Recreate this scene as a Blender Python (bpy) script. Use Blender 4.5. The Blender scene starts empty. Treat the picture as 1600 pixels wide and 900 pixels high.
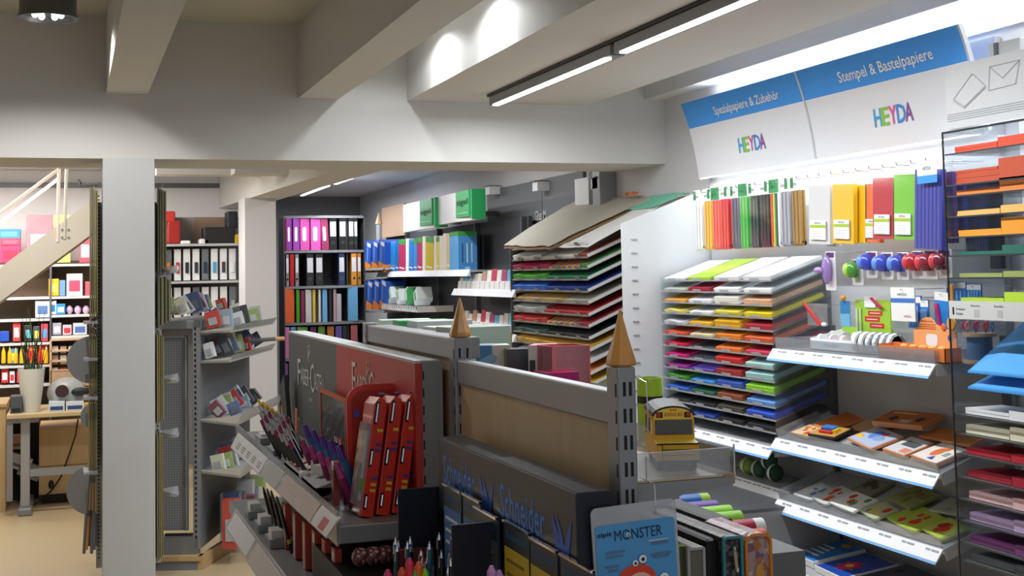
import bpy, bmesh, math, random
from mathutils import Matrix, Vector, Euler
rnd = random.Random(7)
# ------------------------------------------------------------------ camera, world, lights
sc = bpy.context.scene
COL = sc.collection
EYE = 1.58
FPX, CYP = 2000.0, 303.5
YAW, PIT, ROL = 0.331768, 0.06029, -0.01962
def _axes():
    cy, sy, cp, sp, cr, sr = math.cos(YAW), math.sin(YAW), math.cos(PIT), math.sin(PIT), math.cos(ROL), math.sin(ROL)
    fw = Vector((sy*cp, cy*cp, sp)); rt = Vector((cy, -sy, 0)); up = rt.cross(fw)
    return rt*cr + up*sr, -rt*sr + up*cr, fw
RT, UP, FW = _axes()
cam = bpy.data.objects.new('camera', bpy.data.cameras.new('camera'))
COL.objects.link(cam); sc.camera = cam
cam.matrix_world = Matrix(((RT.x, UP.x, -FW.x, 0), (RT.y, UP.y, -FW.y, 0), (RT.z, UP.z, -FW.z, EYE), (0, 0, 0, 1)))
cam.data.sensor_width = 36; cam.data.lens = FPX/1600*36
cam.data.shift_y = -(450-CYP)/1600
cam.data.clip_start = 0.05; cam.data.clip_end = 100
def P(u, v, ax, val):
    d = RT*(u-800)/FPX - UP*(v-CYP)/FPX + FW
    c = Vector((0, 0, EYE)); t = (val-c[ax])/d[ax]
    return c + d*t
w = bpy.data.worlds.new('World'); sc.world = w; w.use_nodes = True
w.node_tree.nodes['Background'].inputs[0].default_value = (0.80, 0.87, 1.0, 1)
w.node_tree.nodes['Background'].inputs[1].default_value = 0.42
vs = sc.view_settings
vs.view_transform = 'Standard'; vs.look = 'None'; vs.exposure = 0.25; vs.gamma = 1.0; vs.use_curve_mapping = False
def area(name, loc, size, power, color=(1, 1, 1), direction=(0, 0, -1), spread=180):
    l = bpy.data.lights.new(name, 'AREA'); l.shape = 'RECTANGLE'; l.size, l.size_y = size; l.energy = power; l.color = color
    l.spread = math.radians(spread)
    o = bpy.data.objects.new(name, l); COL.objects.link(o)
    z = -Vector(direction).normalized(); y = Vector((0, 1, 0)); y = (y-z*y.dot(z)).normalized(); x = y.cross(z)
    o.matrix_world = Matrix(((x.x, y.x, z.x, loc[0]), (x.y, y.y, z.y, loc[1]), (x.z, y.z, z.z, loc[2]), (0, 0, 0, 1))); return o
def spot(name, loc, power, deg, color=(1, 1, 1), direction=(0, 0, -1), blend=.3, r=.04):
    l = bpy.data.lights.new(name, 'SPOT'); l.energy = power; l.spot_size = math.radians(deg); l.spot_blend = blend; l.color = color; l.shadow_soft_size = r
    o = bpy.data.objects.new(name, l); COL.objects.link(o); o.location = loc
    o.rotation_euler = Vector(direction).to_track_quat('-Z', 'Y').to_euler(); return o
COOL = (.93, .96, 1.0); WARM = (1.0, .975, .93)
# bay downlights (the round ceiling fixtures between the joists)
LX = P(75, 30, 1, 6.0).x; FZ = P(75, 29, 1, 6.0).z
spot('downlight_a', (LX, 6.0, FZ-.012), 46, 158, WARM, blend=.35, r=.05)
for _i, _y in enumerate((6.22, 5.36)):
    spot('downlight_core_%d' % _i, (1.632, _y, 2.925), 22, 92, COOL, blend=.6, r=.03)
    spot('downlight_wide_%d' % _i, (1.632, _y, 2.80), 9, 168, COOL, blend=.3, r=.03)
spot('downlight_d', (.8, 1.2, 2.9), 26, 140, WARM, blend=.5)
spot('downlight_e', (-.9, 2.2, 2.9), 40, 150, WARM, blend=.5)
area('stair_fill', (-.5, 8.6, 2.5), (1.0, .3), 34, WARM, direction=(0, .55, -1))  # added fill without a fixture, brightens the stringer and pot from the front
# linear lamps: track under the wide soffit, back room track, shelf lamps of the wall unit
area('track_light_a', (2.20, 5.83, 2.47), (.04, 1.5), 26, COOL)
area('track_light_b', (2.20, 4.0, 2.47), (.04, 1.7), 26, COOL)
area('back_light', (2.45, 12.9, 2.46), (.05, 3.1), 42, COOL)
area('back_light_mid', (2.55, 9.2, 2.5), (.05, 1.8), 14, COOL)
area('back_light_left', (-.5, 10.4, 2.45), (1.6, .8), 95, WARM)
area('under_sign_light', (3.27, 5.2, 2.075), (.05, 2.3), 6, COOL, direction=(.05, 0, -1))
area('under_sign_light_right', (3.22, 3.5, 2.2), (.05, .9), 8, COOL, direction=(0, 0, -1))
area('over_sign_light', (3.335, 5.0, 2.515), (.04, 2.6), 4.5, COOL, direction=(-.3, 0, 1))
area('over_sign_light_near', (3.335, 3.0, 2.515), (.04, 1.3), 2.5, COOL, direction=(-.3, 0, 1))

# ------------------------------------------------------------------ helpers
def lin(h):
    h = h.lstrip('#'); r = []
    for i in (0, 2, 4):
        c = int(h[i:i+2], 16)/255
        r.append(c/12.92 if c <= .04045 else ((c+.055)/1.055)**2.4)
    return (*r, 1)
_mc = {}
def mat(hexc, rough=.55, metal=0.0, emit=0, noise=0.0, scale=20, coat=0):
    k = (hexc, rough, metal, emit, noise, scale, coat)
    if k in _mc: return _mc[k]
    m = bpy.data.materials.new('m_'+hexc.lstrip('#')); m.use_nodes = True
    nt = m.node_tree; b = nt.nodes['Principled BSDF']; c = lin(hexc)
    b.inputs['Base Color'].default_value = c; b.inputs['Roughness'].default_value = rough; b.inputs['Metallic'].default_value = metal
    b.inputs['Coat Weight'].default_value = coat
    if emit:
        b.inputs['Emission Color'].default_value = c; b.inputs['Emission Strength'].default_value = emit
    if noise:
        tc = nt.nodes.new('ShaderNodeTexCoord'); n = nt.nodes.new('ShaderNodeTexNoise'); n.inputs['Scale'].default_value = scale; n.inputs['Detail'].default_value = 4
        mx = nt.nodes.new('ShaderNodeMix'); mx.data_type = 'RGBA'
        mx.inputs[6].default_value = tuple(x*(1-noise) for x in c[:3])+(1,); mx.inputs[7].default_value = tuple(min(1, x*(1+noise)) for x in c[:3])+(1,)
        nt.links.new(tc.outputs['Object'], n.inputs['Vector']); nt.links.new(n.outputs['Fac'], mx.inputs[0]); nt.links.new(mx.outputs[2], b.inputs['Base Color'])
    _mc[k] = m; return m
def wood(hexc, scale=(1, 1, 12), axis='Z', rough=.5):
    k = ('wood', hexc, scale, axis)
    if k in _mc: return _mc[k]
    m = bpy.data.materials.new('wood_'+hexc.lstrip('#')); m.use_nodes = True; nt = m.node_tree; b = nt.nodes['Principled BSDF']
    c = lin(hexc); tc = nt.nodes.new('ShaderNodeTexCoord'); mp = nt.nodes.new('ShaderNodeMapping')
    mp.inputs['Scale'].default_value = {'Z': (9, 9, .9), 'Y': (9, .9, 9), 'X': (.9, 9, 9)}[axis]
    n = nt.nodes.new('ShaderNodeTexNoise'); n.inputs['Scale'].default_value = 3; n.inputs['Detail'].default_value = 5; n.inputs['Distortion'].default_value = .6
    mx = nt.nodes.new('ShaderNodeMix'); mx.data_type = 'RGBA'
    mx.inputs[6].default_value = tuple(x*.80 for x in c[:3])+(1,); mx.inputs[7].default_value = tuple(min(1, x*1.12) for x in c[:3])+(1,)
    for a, d in ((tc.outputs['Object'], mp.inputs['Vector']), (mp.outputs['Vector'], n.inputs['Vector']), (n.outputs['Fac'], mx.inputs[0]), (mx.outputs[2], b.inputs['Base Color'])): nt.links.new(a, d)
    b.inputs['Roughness'].default_value = rough
    _mc[k] = m; return m
def clear(tint='#F4F8FA', gloss=.14, haze=0.0, fres=.5):
    k = ('clear', tint, gloss, haze, fres)
    if k in _mc: return _mc[k]
    m = bpy.data.materials.new('clear_plastic'); m.use_nodes = True; nt = m.node_tree; nt.nodes.clear()
    out = nt.nodes.new('ShaderNodeOutputMaterial'); t = nt.nodes.new('ShaderNodeBsdfTransparent'); t.inputs[0].default_value = lin(tint)
    g = nt.nodes.new('ShaderNodeBsdfGlossy'); g.inputs['Roughness'].default_value = .08
    lw = nt.nodes.new('ShaderNodeLayerWeight'); lw.inputs[0].default_value = .25
    mt = nt.nodes.new('ShaderNodeMath'); mt.operation = 'MULTIPLY_ADD'; mt.inputs[1].default_value = fres; mt.inputs[2].default_value = gloss*.5
    mx = nt.nodes.new('ShaderNodeMixShader'); nt.links.new(lw.outputs['Fresnel'], mt.inputs[0]); nt.links.new(mt.outputs[0], mx.inputs[0])
    nt.links.new(t.outputs[0], mx.inputs[1]); nt.links.new(g.outputs[0], mx.inputs[2])
    last = mx
    if haze:
        d = nt.nodes.new('ShaderNodeBsdfDiffuse'); d.inputs[0].default_value = lin('#E4E6EA'); m2 = nt.nodes.new('ShaderNodeMixShader'); m2.inputs[0].default_value = haze
        nt.links.new(mx.outputs[0], m2.inputs[1]); nt.links.new(d.outputs[0], m2.inputs[2]); last = m2
    nt.links.new(last.outputs[0], out.inputs[0]); _mc[k] = m; return m
def perforated(hexc, hole='#1C1C1E', pitch=.012, axes='XZ'):
    k = ('perf', hexc, pitch, axes)
    if k in _mc: return _mc[k]
    m = bpy.data.materials.new('perforated_metal'); m.use_nodes = True; nt = m.node_tree; b = nt.nodes['Principled BSDF']
    tc = nt.nodes.new('ShaderNodeTexCoord'); sp = nt.nodes.new('ShaderNodeSeparateXYZ'); nt.links.new(tc.outputs['Object'], sp.inputs[0])
    outs = []
    for a in axes:
        md = nt.nodes.new('ShaderNodeMath'); md.operation = 'PINGPONG'; md.inputs[1].default_value = pitch/2; nt.links.new(sp.outputs[a], md.inputs[0])
        lt = nt.nodes.new('ShaderNodeMath'); lt.operation = 'LESS_THAN'; lt.inputs[1].default_value = pitch*.17; nt.links.new(md.outputs[0], lt.inputs[0]); outs.append(lt)
    mu = nt.nodes.new('ShaderNodeMath'); mu.operation = 'MULTIPLY'; nt.links.new(outs[0].outputs[0], mu.inputs[0]); nt.links.new(outs[1].outputs[0], mu.inputs[1])
    mx = nt.nodes.new('ShaderNodeMix'); mx.data_type = 'RGBA'; mx.inputs[6].default_value = lin(hexc); mx.inputs[7].default_value = lin(hole)
    nt.links.new(mu.outputs[0], mx.inputs[0]); nt.links.new(mx.outputs[2], b.inputs['Base Color']); b.inputs['Roughness'].default_value = .5
    _mc[k] = m; return m
def stripes(cols, width, axis=1):
    k = ('str', tuple(cols), width, axis)
    if k in _mc: return _mc[k]
    m = bpy.data.materials.new('striped'); m.use_nodes = True; nt = m.node_tree; b = nt.nodes['Principled BSDF']
    tc = nt.nodes.new('ShaderNodeTexCoord'); sp = nt.nodes.new('ShaderNodeSeparateXYZ'); nt.links.new(tc.outputs['Object'], sp.inputs[0])
    d = nt.nodes.new('ShaderNodeMath'); d.operation = 'DIVIDE'; d.inputs[1].default_value = width; nt.links.new(sp.outputs[axis], d.inputs[0])
    f = nt.nodes.new('ShaderNodeMath'); f.operation = 'FRACT'; nt.links.new(d.outputs[0], f.inputs[0])
    r = nt.nodes.new('ShaderNodeValToRGB'); r.color_ramp.interpolation = 'CONSTANT'; e = r.color_ramp.elements
    while len(e) < len(cols): e.new(.5)
    for i, c in enumerate(cols): e[i].position = i/len(cols); e[i].color = lin(c)
    nt.links.new(f.outputs[0], r.inputs[0]); nt.links.new(r.outputs[0], b.inputs['Base Color']); b.inputs['Roughness'].default_value = .5
    _mc[k] = m; return m
def spots(base, others, scale=30, rough=.4):
    """printed artwork: coloured cells over a base colour"""
    k = ('spots', base, tuple(others), scale)
    if k in _mc: return _mc[k]
    m = bpy.data.materials.new('print'); m.use_nodes = True; nt = m.node_tree; b = nt.nodes['Principled BSDF']
    tc = nt.nodes.new('ShaderNodeTexCoord'); v = nt.nodes.new('ShaderNodeTexVoronoi'); v.inputs['Scale'].default_value = scale
    nt.links.new(tc.outputs['Object'], v.inputs['Vector']); s = nt.nodes.new('ShaderNodeSeparateColor'); nt.links.new(v.outputs['Color'], s.inputs[0])
    r = nt.nodes.new('ShaderNodeValToRGB'); r.color_ramp.interpolation = 'CONSTANT'; e = r.color_ramp.elements
    cs = [base]+list(others)
    while len(e) < len(cs): e.new(.5)
    for i, c in enumerate(cs): e[i].position = 0 if i == 0 else .45+.55*(i-1)/len(others); e[i].color = lin(c)
    nt.links.new(s.outputs[0], r.inputs[0]); nt.links.new(r.outputs[0], b.inputs['Base Color']); b.inputs['Roughness'].default_value = rough
    _mc[k] = m; return m

ORG = {}
_glyph = {}
def glyphs(s, bold=0.0):
    k = (s, bold)
    if k in _glyph: return _glyph[k]
    c = bpy.data.curves.new('t', 'FONT'); c.body = s; c.size = 1; c.resolution_u = 2; c.offset = bold
    o = bpy.data.objects.new('t', c); COL.objects.link(o); bpy.context.view_layer.update()
    me = bpy.data.meshes.new_from_object(o.evaluated_get(bpy.context.evaluated_depsgraph_get()))
    vs_ = [v.co.copy() for v in me.vertices]; fs = [tuple(p.vertices) for p in me.polygons]
    bpy.data.objects.remove(o); bpy.data.curves.remove(c); bpy.data.meshes.remove(me)
    x0 = min(v.x for v in vs_); x1 = max(v.x for v in vs_); y0 = min(v.y for v in vs_); y1 = max(v.y for v in vs_)
    _glyph[k] = (vs_, fs, x0, x1, y0, y1); return _glyph[k]
class M:
    def __init__(s, T=None): s.v = []; s.f = []; s.fm = []; s.ms = []; s.T = T or Matrix()
    def _m(s, m):
        if m not in s.ms: s.ms.append(m)
        return s.ms.index(m)
    def add(s, vs_, fs, m, T=None):
        A = s.T @ T if T else s.T; b = len(s.v); k = s._m(m)
        s.v += [A @ Vector(v) for v in vs_]
        for f in fs: s.f.append(tuple(b+i for i in f)); s.fm.append(k)
        return s
    def box(s, a, b, m, T=None):
        x0, x1 = sorted((a[0], b[0])); y0, y1 = sorted((a[1], b[1])); z0, z1 = sorted((a[2], b[2]))
        vs_ = [(x, y, z) for z in (z0, z1) for y in (y0, y1) for x in (x0, x1)]
        return s.add(vs_, [(0, 2, 3, 1), (4, 5, 7, 6), (0, 1, 5, 4), (2, 6, 7, 3), (0, 4, 6, 2), (1, 3, 7, 5)], m, T)
    def slab(s, pts, t, m):          # extrude a polygon given by 3-D points along vector t
        n = len(pts); t = Vector(t); q = [Vector(p) for p in pts]
        nn = (q[1]-q[0]).cross(q[2]-q[1])
        if nn.dot(t) > 0: q = q[::-1]
        vs_ = q + [p+t for p in q]
        return s.add(vs_, [tuple(range(n)), tuple(range(2*n-1, n-1, -1))] + [(i, i+n, (i+1) % n+n, (i+1) % n) for i in range(n)], m)
    def cyl(s, a, b, r, m, r2=None, n=12, caps=True):
        a, b = Vector(a), Vector(b); r2 = r if r2 is None else r2; d = (b-a).normalized()
        u = d.cross(Vector((0, 0, 1)) if abs(d.z) < .9 else Vector((1, 0, 0))).normalized(); w_ = d.cross(u)
        vs_ = [c+(u*math.cos(2*math.pi*i/n)+w_*math.sin(2*math.pi*i/n))*rr for c, rr in ((a, r), (b, r2)) for i in range(n)]
        fs = [(i, (i+1) % n, n+(i+1) % n, n+i) for i in range(n)]
        if caps: fs += [tuple(range(n-1, -1, -1)), tuple(range(n, 2*n))]
        return s.add(vs_, fs, m)
    def tube(s, pts, r, m, n=6):
        for i in range(len(pts)-1): s.cyl(pts[i], pts[i+1], r, m, n=n)
        return s
    def lathe(s, prof, c, m, n=20, axis='Z'):
        c = Vector(c); vs_ = []
        for r, h in prof:
            for i in range(n):
                a = 2*math.pi*i/n; p = (r*math.cos(a), r*math.sin(a), h)
                if axis == 'Y': p = (p[0], p[2], p[1])
                if axis == 'X': p = (p[2], p[0], p[1])
                vs_.append(c+Vector(p))
        k = len(prof); fs = [(j*n+i, j*n+(i+1) % n, (j+1)*n+(i+1) % n, (j+1)*n+i) for j in range(k-1) for i in range(n)]
        fs += [tuple(range(n-1, -1, -1)), tuple(range((k-1)*n, k*n))]
        return s.add(vs_, fs, m)
    def ball(s, c, r, m, sz=(1, 1, 1), n=12):
        prof = [(max(1e-4, math.sin(math.pi*j/8)), -math.cos(math.pi*j/8)) for j in range(9)]
        vs_ = []; 
        for rr, h in prof:
            for i in range(n):
                a = 2*math.pi*i/n; vs_.append((c[0]+r*sz[0]*rr*math.cos(a), c[1]+r*sz[1]*rr*math.sin(a), c[2]+r*sz[2]*h))
        fs = [(j*n+i, j*n+(i+1) % n, (j+1)*n+(i+1) % n, (j+1)*n+i) for j in range(8) for i in range(n)]
        return s.add(vs_, fs, m)
    def rings(s, rings_, m, close=False, cap=True):
        n = len(rings_[0]); vs_ = [p for r in rings_ for p in r]; k = len(rings_)
        fs = [(j*n+i, j*n+(i+1) % n, (j+1)*n+(i+1) % n, (j+1)*n+i) for j in range(k-1) for i in range(n)]
        if cap: fs += [tuple(range(n-1, -1, -1)), tuple(range((k-1)*n, k*n))]
        return s.add(vs_, fs, m)
    def plate(s, w_, h, r, t, m, T=None, n=5):      # rounded plate in local XZ, centred, front at y=-t
        pts = []
        for cx, cz, a0 in ((w_/2-r, h/2-r, 0), (-w_/2+r, h/2-r, 90), (-w_/2+r, -h/2+r, 180), (w_/2-r, -h/2+r, 270)):
            for i in range(n): a = math.radians(a0+90*i/(n-1)); pts.append((cx+r*math.cos(a), cz+r*math.sin(a)))
        k = len(pts); vs_ = [(x, -t, z) for x, z in pts]+[(x, 0, z) for x, z in pts]
        return s.add(vs_, [tuple(range(k)), tuple(range(2*k-1, k-1, -1))]+[(i, i+k, (i+1) % k+k, (i+1) % k) for i in range(k)], m, T)
    def text(s, string, m, x, z, w_, h, y=0.0, T=None, slant=0.0, d=.0006, bold=.008):
        g, fs, x0, x1, y0, y1 = glyphs(string, bold)
        sx, sz = w_/(x1-x0), h/(y1-y0)
        vs_ = [(x+(v.x-x0)*sx+slant*(v.y-y0)*sz, y-d, z+(v.y-y0)*sz) for v in g]
        return s.add(vs_, fs, m, T)
    def build(s, name, parent=None, loc=None, smooth=False, bevel=0, **tags):
        if parent is not None: o_ = ORG[parent.name]
        elif loc is not None: o_ = Vector(loc)
        else:
            xs = [v.x for v in s.v]; ys = [v.y for v in s.v]; zs = [v.z for v in s.v]
            o_ = Vector(((min(xs)+max(xs))/2, (min(ys)+max(ys))/2, min(zs)))
        me = bpy.data.meshes.new(name); me.from_pydata([v-o_ for v in s.v], [], s.f)
        for m in s.ms: me.materials.append(m)
        me.polygons.foreach_set('material_index', s.fm)
        if smooth:
            me.polygons.foreach_set('use_smooth', [True]*len(s.f))
        me.update(); o = bpy.data.objects.new(name, me); COL.objects.link(o)
        if smooth:
            e = o.modifiers.new('edges', 'EDGE_SPLIT'); e.split_angle = math.radians(40)
        if bevel:
            b = o.modifiers.new('bevel', 'BEVEL'); b.width = bevel; b.segments = 2; b.limit_method = 'ANGLE'
        if parent is not None: o.parent = parent
        else: o.location = o_
        ORG[o.name] = o_
        for k, v in tags.items(): o[k] = v
        return o
def thing(name, label, cat, loc, group=None):
    o = bpy.data.objects.new(name, None); COL.objects.link(o); o.location = loc; o.empty_display_size = .05
    o['label'] = label; o['category'] = cat
    if len(label.split()) > 16: print('LONG', label)
    if group: o['group'] = group
    ORG[o.name] = Vector(loc); return o
def one(m, name, label, cat, group=None, **k):
    o = m.build(name, **k); o['label'] = label; o['category'] = cat
    if group: o['group'] = group
    return o
def struct(m, name, **k):
    o = m.build(name, **k); o['kind'] = 'structure'; return o
def side(xf, yl, z=0): return Matrix.Translation((xf, yl, z)) @ Matrix.Rotation(-math.pi/2, 4, 'Z')    # faces -X; local x runs towards the camera
def Tr(x, y, z): return Matrix.Translation((x, y, z))
def Rx(a): return Matrix.Rotation(math.radians(a), 4, 'X')
def Ry(a): return Matrix.Rotation(math.radians(a), 4, 'Y')
def Rz(a): return Matrix.Rotation(math.radians(a), 4, 'Z')
ORD = ['topmost', 'second', 'third', 'fourth', 'fifth', 'sixth', 'seventh', 'eighth', 'ninth', 'tenth', 'eleventh', 'twelfth', 'thirteenth', 'fourteenth']
NTH = ['first', 'second', 'third', 'fourth', 'fifth', 'sixth', 'seventh', 'eighth', 'ninth', 'tenth', 'eleventh', 'twelfth', 'thirteenth', 'fourteenth', 'fifteenth', 'sixteenth', 'seventeenth', 'eighteenth', 'nineteenth', 'twentieth']

WALL = mat('#D6D6D8', .9, noise=.02, scale=3); WALLG = mat('#8C8C90', .85, noise=.02, scale=3); JOIST = mat('#D0CFCC', .9, noise=.02, scale=3); CEIL = mat('#C2BFB2', .95, noise=.02, scale=3)
GREY = mat('#9A9C9E', .45, .3); DGREY = mat('#5C5E62', .45, .3); LGREY = mat('#B8BABC', .45, .2); WHITE = mat('#EDEEF0', .5); PAPER = mat('#F2F2F0', .7); BLACK = mat('#161618', .4)
CHROME = mat('#D8D8DC', .15, 1.0); WOODP = wood('#D9B788'); WOODO = wood('#C98A3A', axis='Y'); SLOT = mat('#101010', .8)
CLR = clear(); CLRH = clear('#EEF1F4', .15, .15); CLRD = clear('#A8ACB0', .2, .10); BLUEBAND = mat('#4A9EF2', .85); LABELB = mat('#7DB6EC', .5)

# ------------------------------------------------------------------ structure
struct(M().box((-4, -1.5, -.1), (3.6, 16.2, 0), mat('#BCA885', .35, noise=.05, scale=1.5)), 'floor')
m = M().box((-4, -1.5, 2.96), (3.6, 7.3, 3.1), CEIL); struct(m, 'ceiling')
struct(M().box((-4, 7.6, 2.55), (3.6, 16.2, 2.7), WALL), 'ceiling')
struct(M().box((3.4, -1.5, 0), (3.6, 16.2, 3.1), WALL), 'wall_right')
struct(M().box((1.75, 15.7, 0), (3.4, 15.9, 2.6), WALLG), 'wall_back')
struct(M().box((-4, 12.0, 0), (1.75, 12.2, 2.6), mat('#DCDADB', .9)), 'wall_back_left')
struct(M().box((1.72, 12.2, 0), (1.80, 15.7, 2.6), DGREY), 'wall_recess')
struct(M().box((-4.1, -1.5, 0), (-4, 12.2, 3.1), WALL), 'wall_left')
struct(M().box((-4, 11.94, 2.40), (1.7, 12.0, 2.44), DGREY), 'trim_1')
struct(M().box((-4, 7.0, 2.212), (3.4, 7.6, 2.97), JOIST), 'trim_2')           # cross beam
for i, (a, b) in enumerate(((.17, .38), (1.178, 1.40), (1.794, 2.889), (-1.05, -.8))):
    struct(M().box((a, -1.4, 2.556), (b, 7.0, 2.97), JOIST), 'trim_%d' % (3+i))   # joists
struct(M().box((3.27, -1.4, 2.60), (3.4, 7.0, 2.97), WALL), 'trim_7')
struct(M().box((.152, 6.985, 0), (.412, 7.25, 2.214), mat('#C4C6C8', .7)), 'trim_8')        # near column
struct(M().box((1.325, 10.5, 0), (1.575, 10.92, 2.22), WALL), 'trim_9')      # far column
mb = M().slab([(1.52, 7.6, 2.215), (1.80, 7.6, 2.215), (1.80-.055*6.5, 14.1, 2.215), (1.52-.055*6.5, 14.1, 2.215)], (0, 0, .34), JOIST); struct(mb, 'trim_10')
struct(M().box((1.07, 9.0, 2.30), (1.46, 9.25, 2.55), WALL), 'trim_11')  # added box in place of the lit patch on the back beam's face
struct(M().box((.6, 9.9, 2.36), (1.4, 10.1, 2.55), JOIST), 'trim_12')

# ------------------------------------------------------------------ ceiling fixtures
t = thing('ceiling_downlight', 'round grey surface mounted ceiling downlight at top left corner', 'ceiling light', (LX, 6.0, FZ))
M().lathe([(.122, .20), (.122, .02), (.128, .012), (.128, 0), (.112, 0), (.106, .02)], (LX, 6.0, FZ), mat('#6A6C6E', .35, .6), n=36).build('housing', t, smooth=True)
M().lathe([(.105, .022), (.07, .03), (.02, .026)], (LX, 6.0, FZ), mat('#D8E4EE', .12, 1.0), n=24).build('reflector', t, smooth=True)
for k in range(6):
    a = k*1.047; M().ball((LX+.055*math.cos(a), 6.0+.055*math.sin(a), FZ+.016), .014, mat('#FFFFFF', emit=5)).build('bulb', t)
def linear_light(label, x, y0, y1, z, e):
    t = thing('linear_light', label, 'ceiling light', (x, (y0+y1)/2, z), 'linear track lights')
    M().box((x-.035, y0, z), (x+.035, y1, z+.05), mat('#8E8F92', .4, .6)).build('housing', t, bevel=.004)
    M().box((x-.034, y0+.06, z-.008), (x-.002, y1-.06, z+.002), mat('#FFFFFF', emit=e)).build('diffuser', t)
    M().box((x-.04, y0-.02, z+.05), (x+.04, y1+.02, z+.065), BLACK).build('rail', t)
linear_light('long slim ceiling light under wide beam, nearer segment running out of frame', 2.2, 3.0, 4.93, 2.49, 5)
linear_light('slim ceiling light under wide beam, farther segment ending at the cross beam', 2.2, 4.97, 6.64, 2.49, 5)
linear_light('thin bright light line on back room ceiling, farther segment', 2.47, 12.75, 14.45, 2.485, 8)
linear_light('thin bright light line on back room ceiling, nearer segment', 2.49, 11.3, 12.6, 2.485, 8)

# ------------------------------------------------------------------ wall unit with curved header
YA, YB, YC = 6.38, 5.19, 4.02
def header(y0, y1, title, label):
    t = thing('header_sign', label, 'sign', (3.25, (y0+y1)/2, 2.07), 'curved header signs')
    def prof(k): return 3.30-.10*(k**2.2)-.012*math.sin(math.pi*k)
    def curved(z0, z1, a, b, mt, name, dx=0, n=10, th=.012):
        rr = []
        for i in range(n+1):
            z = z0+(z1-z0)*i/n; x = prof((z-2.07)/.42)+dx
            rr.append([(x, a, z), (x, b, z), (x+th, b, z), (x+th, a, z)])
        q = M().rings(rr, mt); return q
    curved(2.07, 2.352, y0, y1, mat('#E9EAF0', .5), '').build('header_panel', t, smooth=True)
    curved(2.352, 2.49, y0, y1, BLUEBAND, '').build('blue_band', t, smooth=True)
    curved(2.07, 2.49, y1-.006, y1+.006, mat('#C9CCD2', .4), '', dx=-.004, th=.02).build('edge_strip', t, smooth=True)
    tw = .62 if len(title) > 20 else .5
    def curved_text(q, z, h, x0, string, mt, w_, sl=0):
        g, fs, a0, a1, b0, b1 = glyphs(string, .012 if len(string) > 1 else .02)
        vs_ = []
        for v in g:
            zz = z+(v.y-b0)/(b1-b0)*h; yy = y0-(x0+(v.x-a0)/(a1-a0)*w_+sl*(zz-z)); vs_.append((prof((zz-2.07)/.42)-.0022, yy, zz))
        q.add(vs_, fs, mt)
    q = M()
    if 'Stempel' in title: curved_text(q, 2.375, .062, .31, title, WHITE, .66)
    else: curved_text(q, 2.375, .058, .33, title, WHITE, .66)
    q.build('title_lettering', t)
    q = M(); xs = .49
    for i, (ch, c) in enumerate(zip('HEYDA', ('#3FA7D6', '#8CC63F', '#E0529C', '#3B8ED8', '#8E4BA0'))):
        ww = .054 if ch != 'D' else .060
        curved_text(q, 2.17, .078, xs+i*.054, ch, mat(c, .5), ww, .1)
    q.build('logo_lettering', t)
header(YA, YB+.002, 'Spezialpapiere & Zubehör', 'curved white and blue header sign reading Spezialpapiere & Zubehör')
header(YB-.002, YC, 'Stempel & Bastelpapiere', 'curved white and blue header sign reading Stempel & Bastelpapiere')
# flat neighbour header
t = thing('header_sign', 'flat pale header board with line drawing of paper and envelope', 'sign', (3.12, 3.6, 2.2))
z0, z1 = P(1480, 203, 0, 3.12).z, P(1500, 100, 0, 3.12).z
hy = P(1479, 150, 0, 3.12).y
T0 = side(3.12, hy, z0); hh = z1-z0
M(T0).box((0, 0, 0), (1.05, .03, hh), mat('#DDDFE0', .6)).build('board', t)
q = M(T0); g = mat('#A8ABAE', .6)
def line(q, a, b, mt, wd=.0013, y=-.002):
    d = Vector((b[0]-a[0], 0, b[1]-a[1])); n = Vector((-d.z, 0, d.x)).normalized()*wd
    A, B = Vector((a[0], y, a[1])), Vector((b[0], y, b[1])); q.add([A-n, B-n, B+n, A+n], [(0, 1, 2, 3)], mt)
env = [(.235, .115), (.375, .12), (.40, .20), (.245, .20)]
for i in range(4): line(q, env[i], env[(i+1) % 4], g)
line(q, env[3], (.31, .15), g); line(q, env[2], (.31, .15), g)
ps = [(.04, .11), (.10, .075), (.22, .135), (.15, .19)]
for i in range(4): line(q, ps[i], ps[(i+1) % 4], g)
line(q, (.04, .104), (.10, .069), g); line(q, (.10, .069), (.22, .129), g)
for k in range(4): line(q, (.0, .03+.008*k), (1.0, .03+.008*k), g, .0012)
q.build('line_drawing', t)
# sign lamps
def lampbar(label, x, y0, y1, z, e):
    t = thing('strip_lamp', label, 'lamp', (x, (y0+y1)/2, z), 'strip lamps of the wall unit')
    M().cyl((x, y0, z), (x, y1, z), .013, mat('#FFFFFF', emit=e), n=10).build('tube', t)
    M().box((x+.016, y0-.02, z-.02), (x+.03, y1+.02, z+.02), WHITE).build('lamp_base', t)
lampbar('bright white strip lamp below the curved header signs', 3.35, 4.05, 6.3, 2.10, 4)
lampbar('bright white strip lamp on top edge behind curved headers', 3.36, 4.0, 6.3, 2.50, 7)
lampbar('bright strip lamp at frame edge above flat header board', 3.36, 2.6, 3.95, 2.50, 7)
t = thing('lamp_bracket', 'grey metal lamp bracket box standing above flat header board', 'bracket', (3.25, 3.72, 2.4))
a = P(1545, 70, 0, 3.2); b = P(1595, 110, 0, 3.2)
M().box((3.2, a.y, b.z-.05), (3.38, b.y, a.z), LGREY).build('bracket_box', t, bevel=.003)
M().box((3.195, a.y-.03, b.z-.05), (3.2, a.y-.05, a.z), DGREY).build('seam', t)

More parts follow.
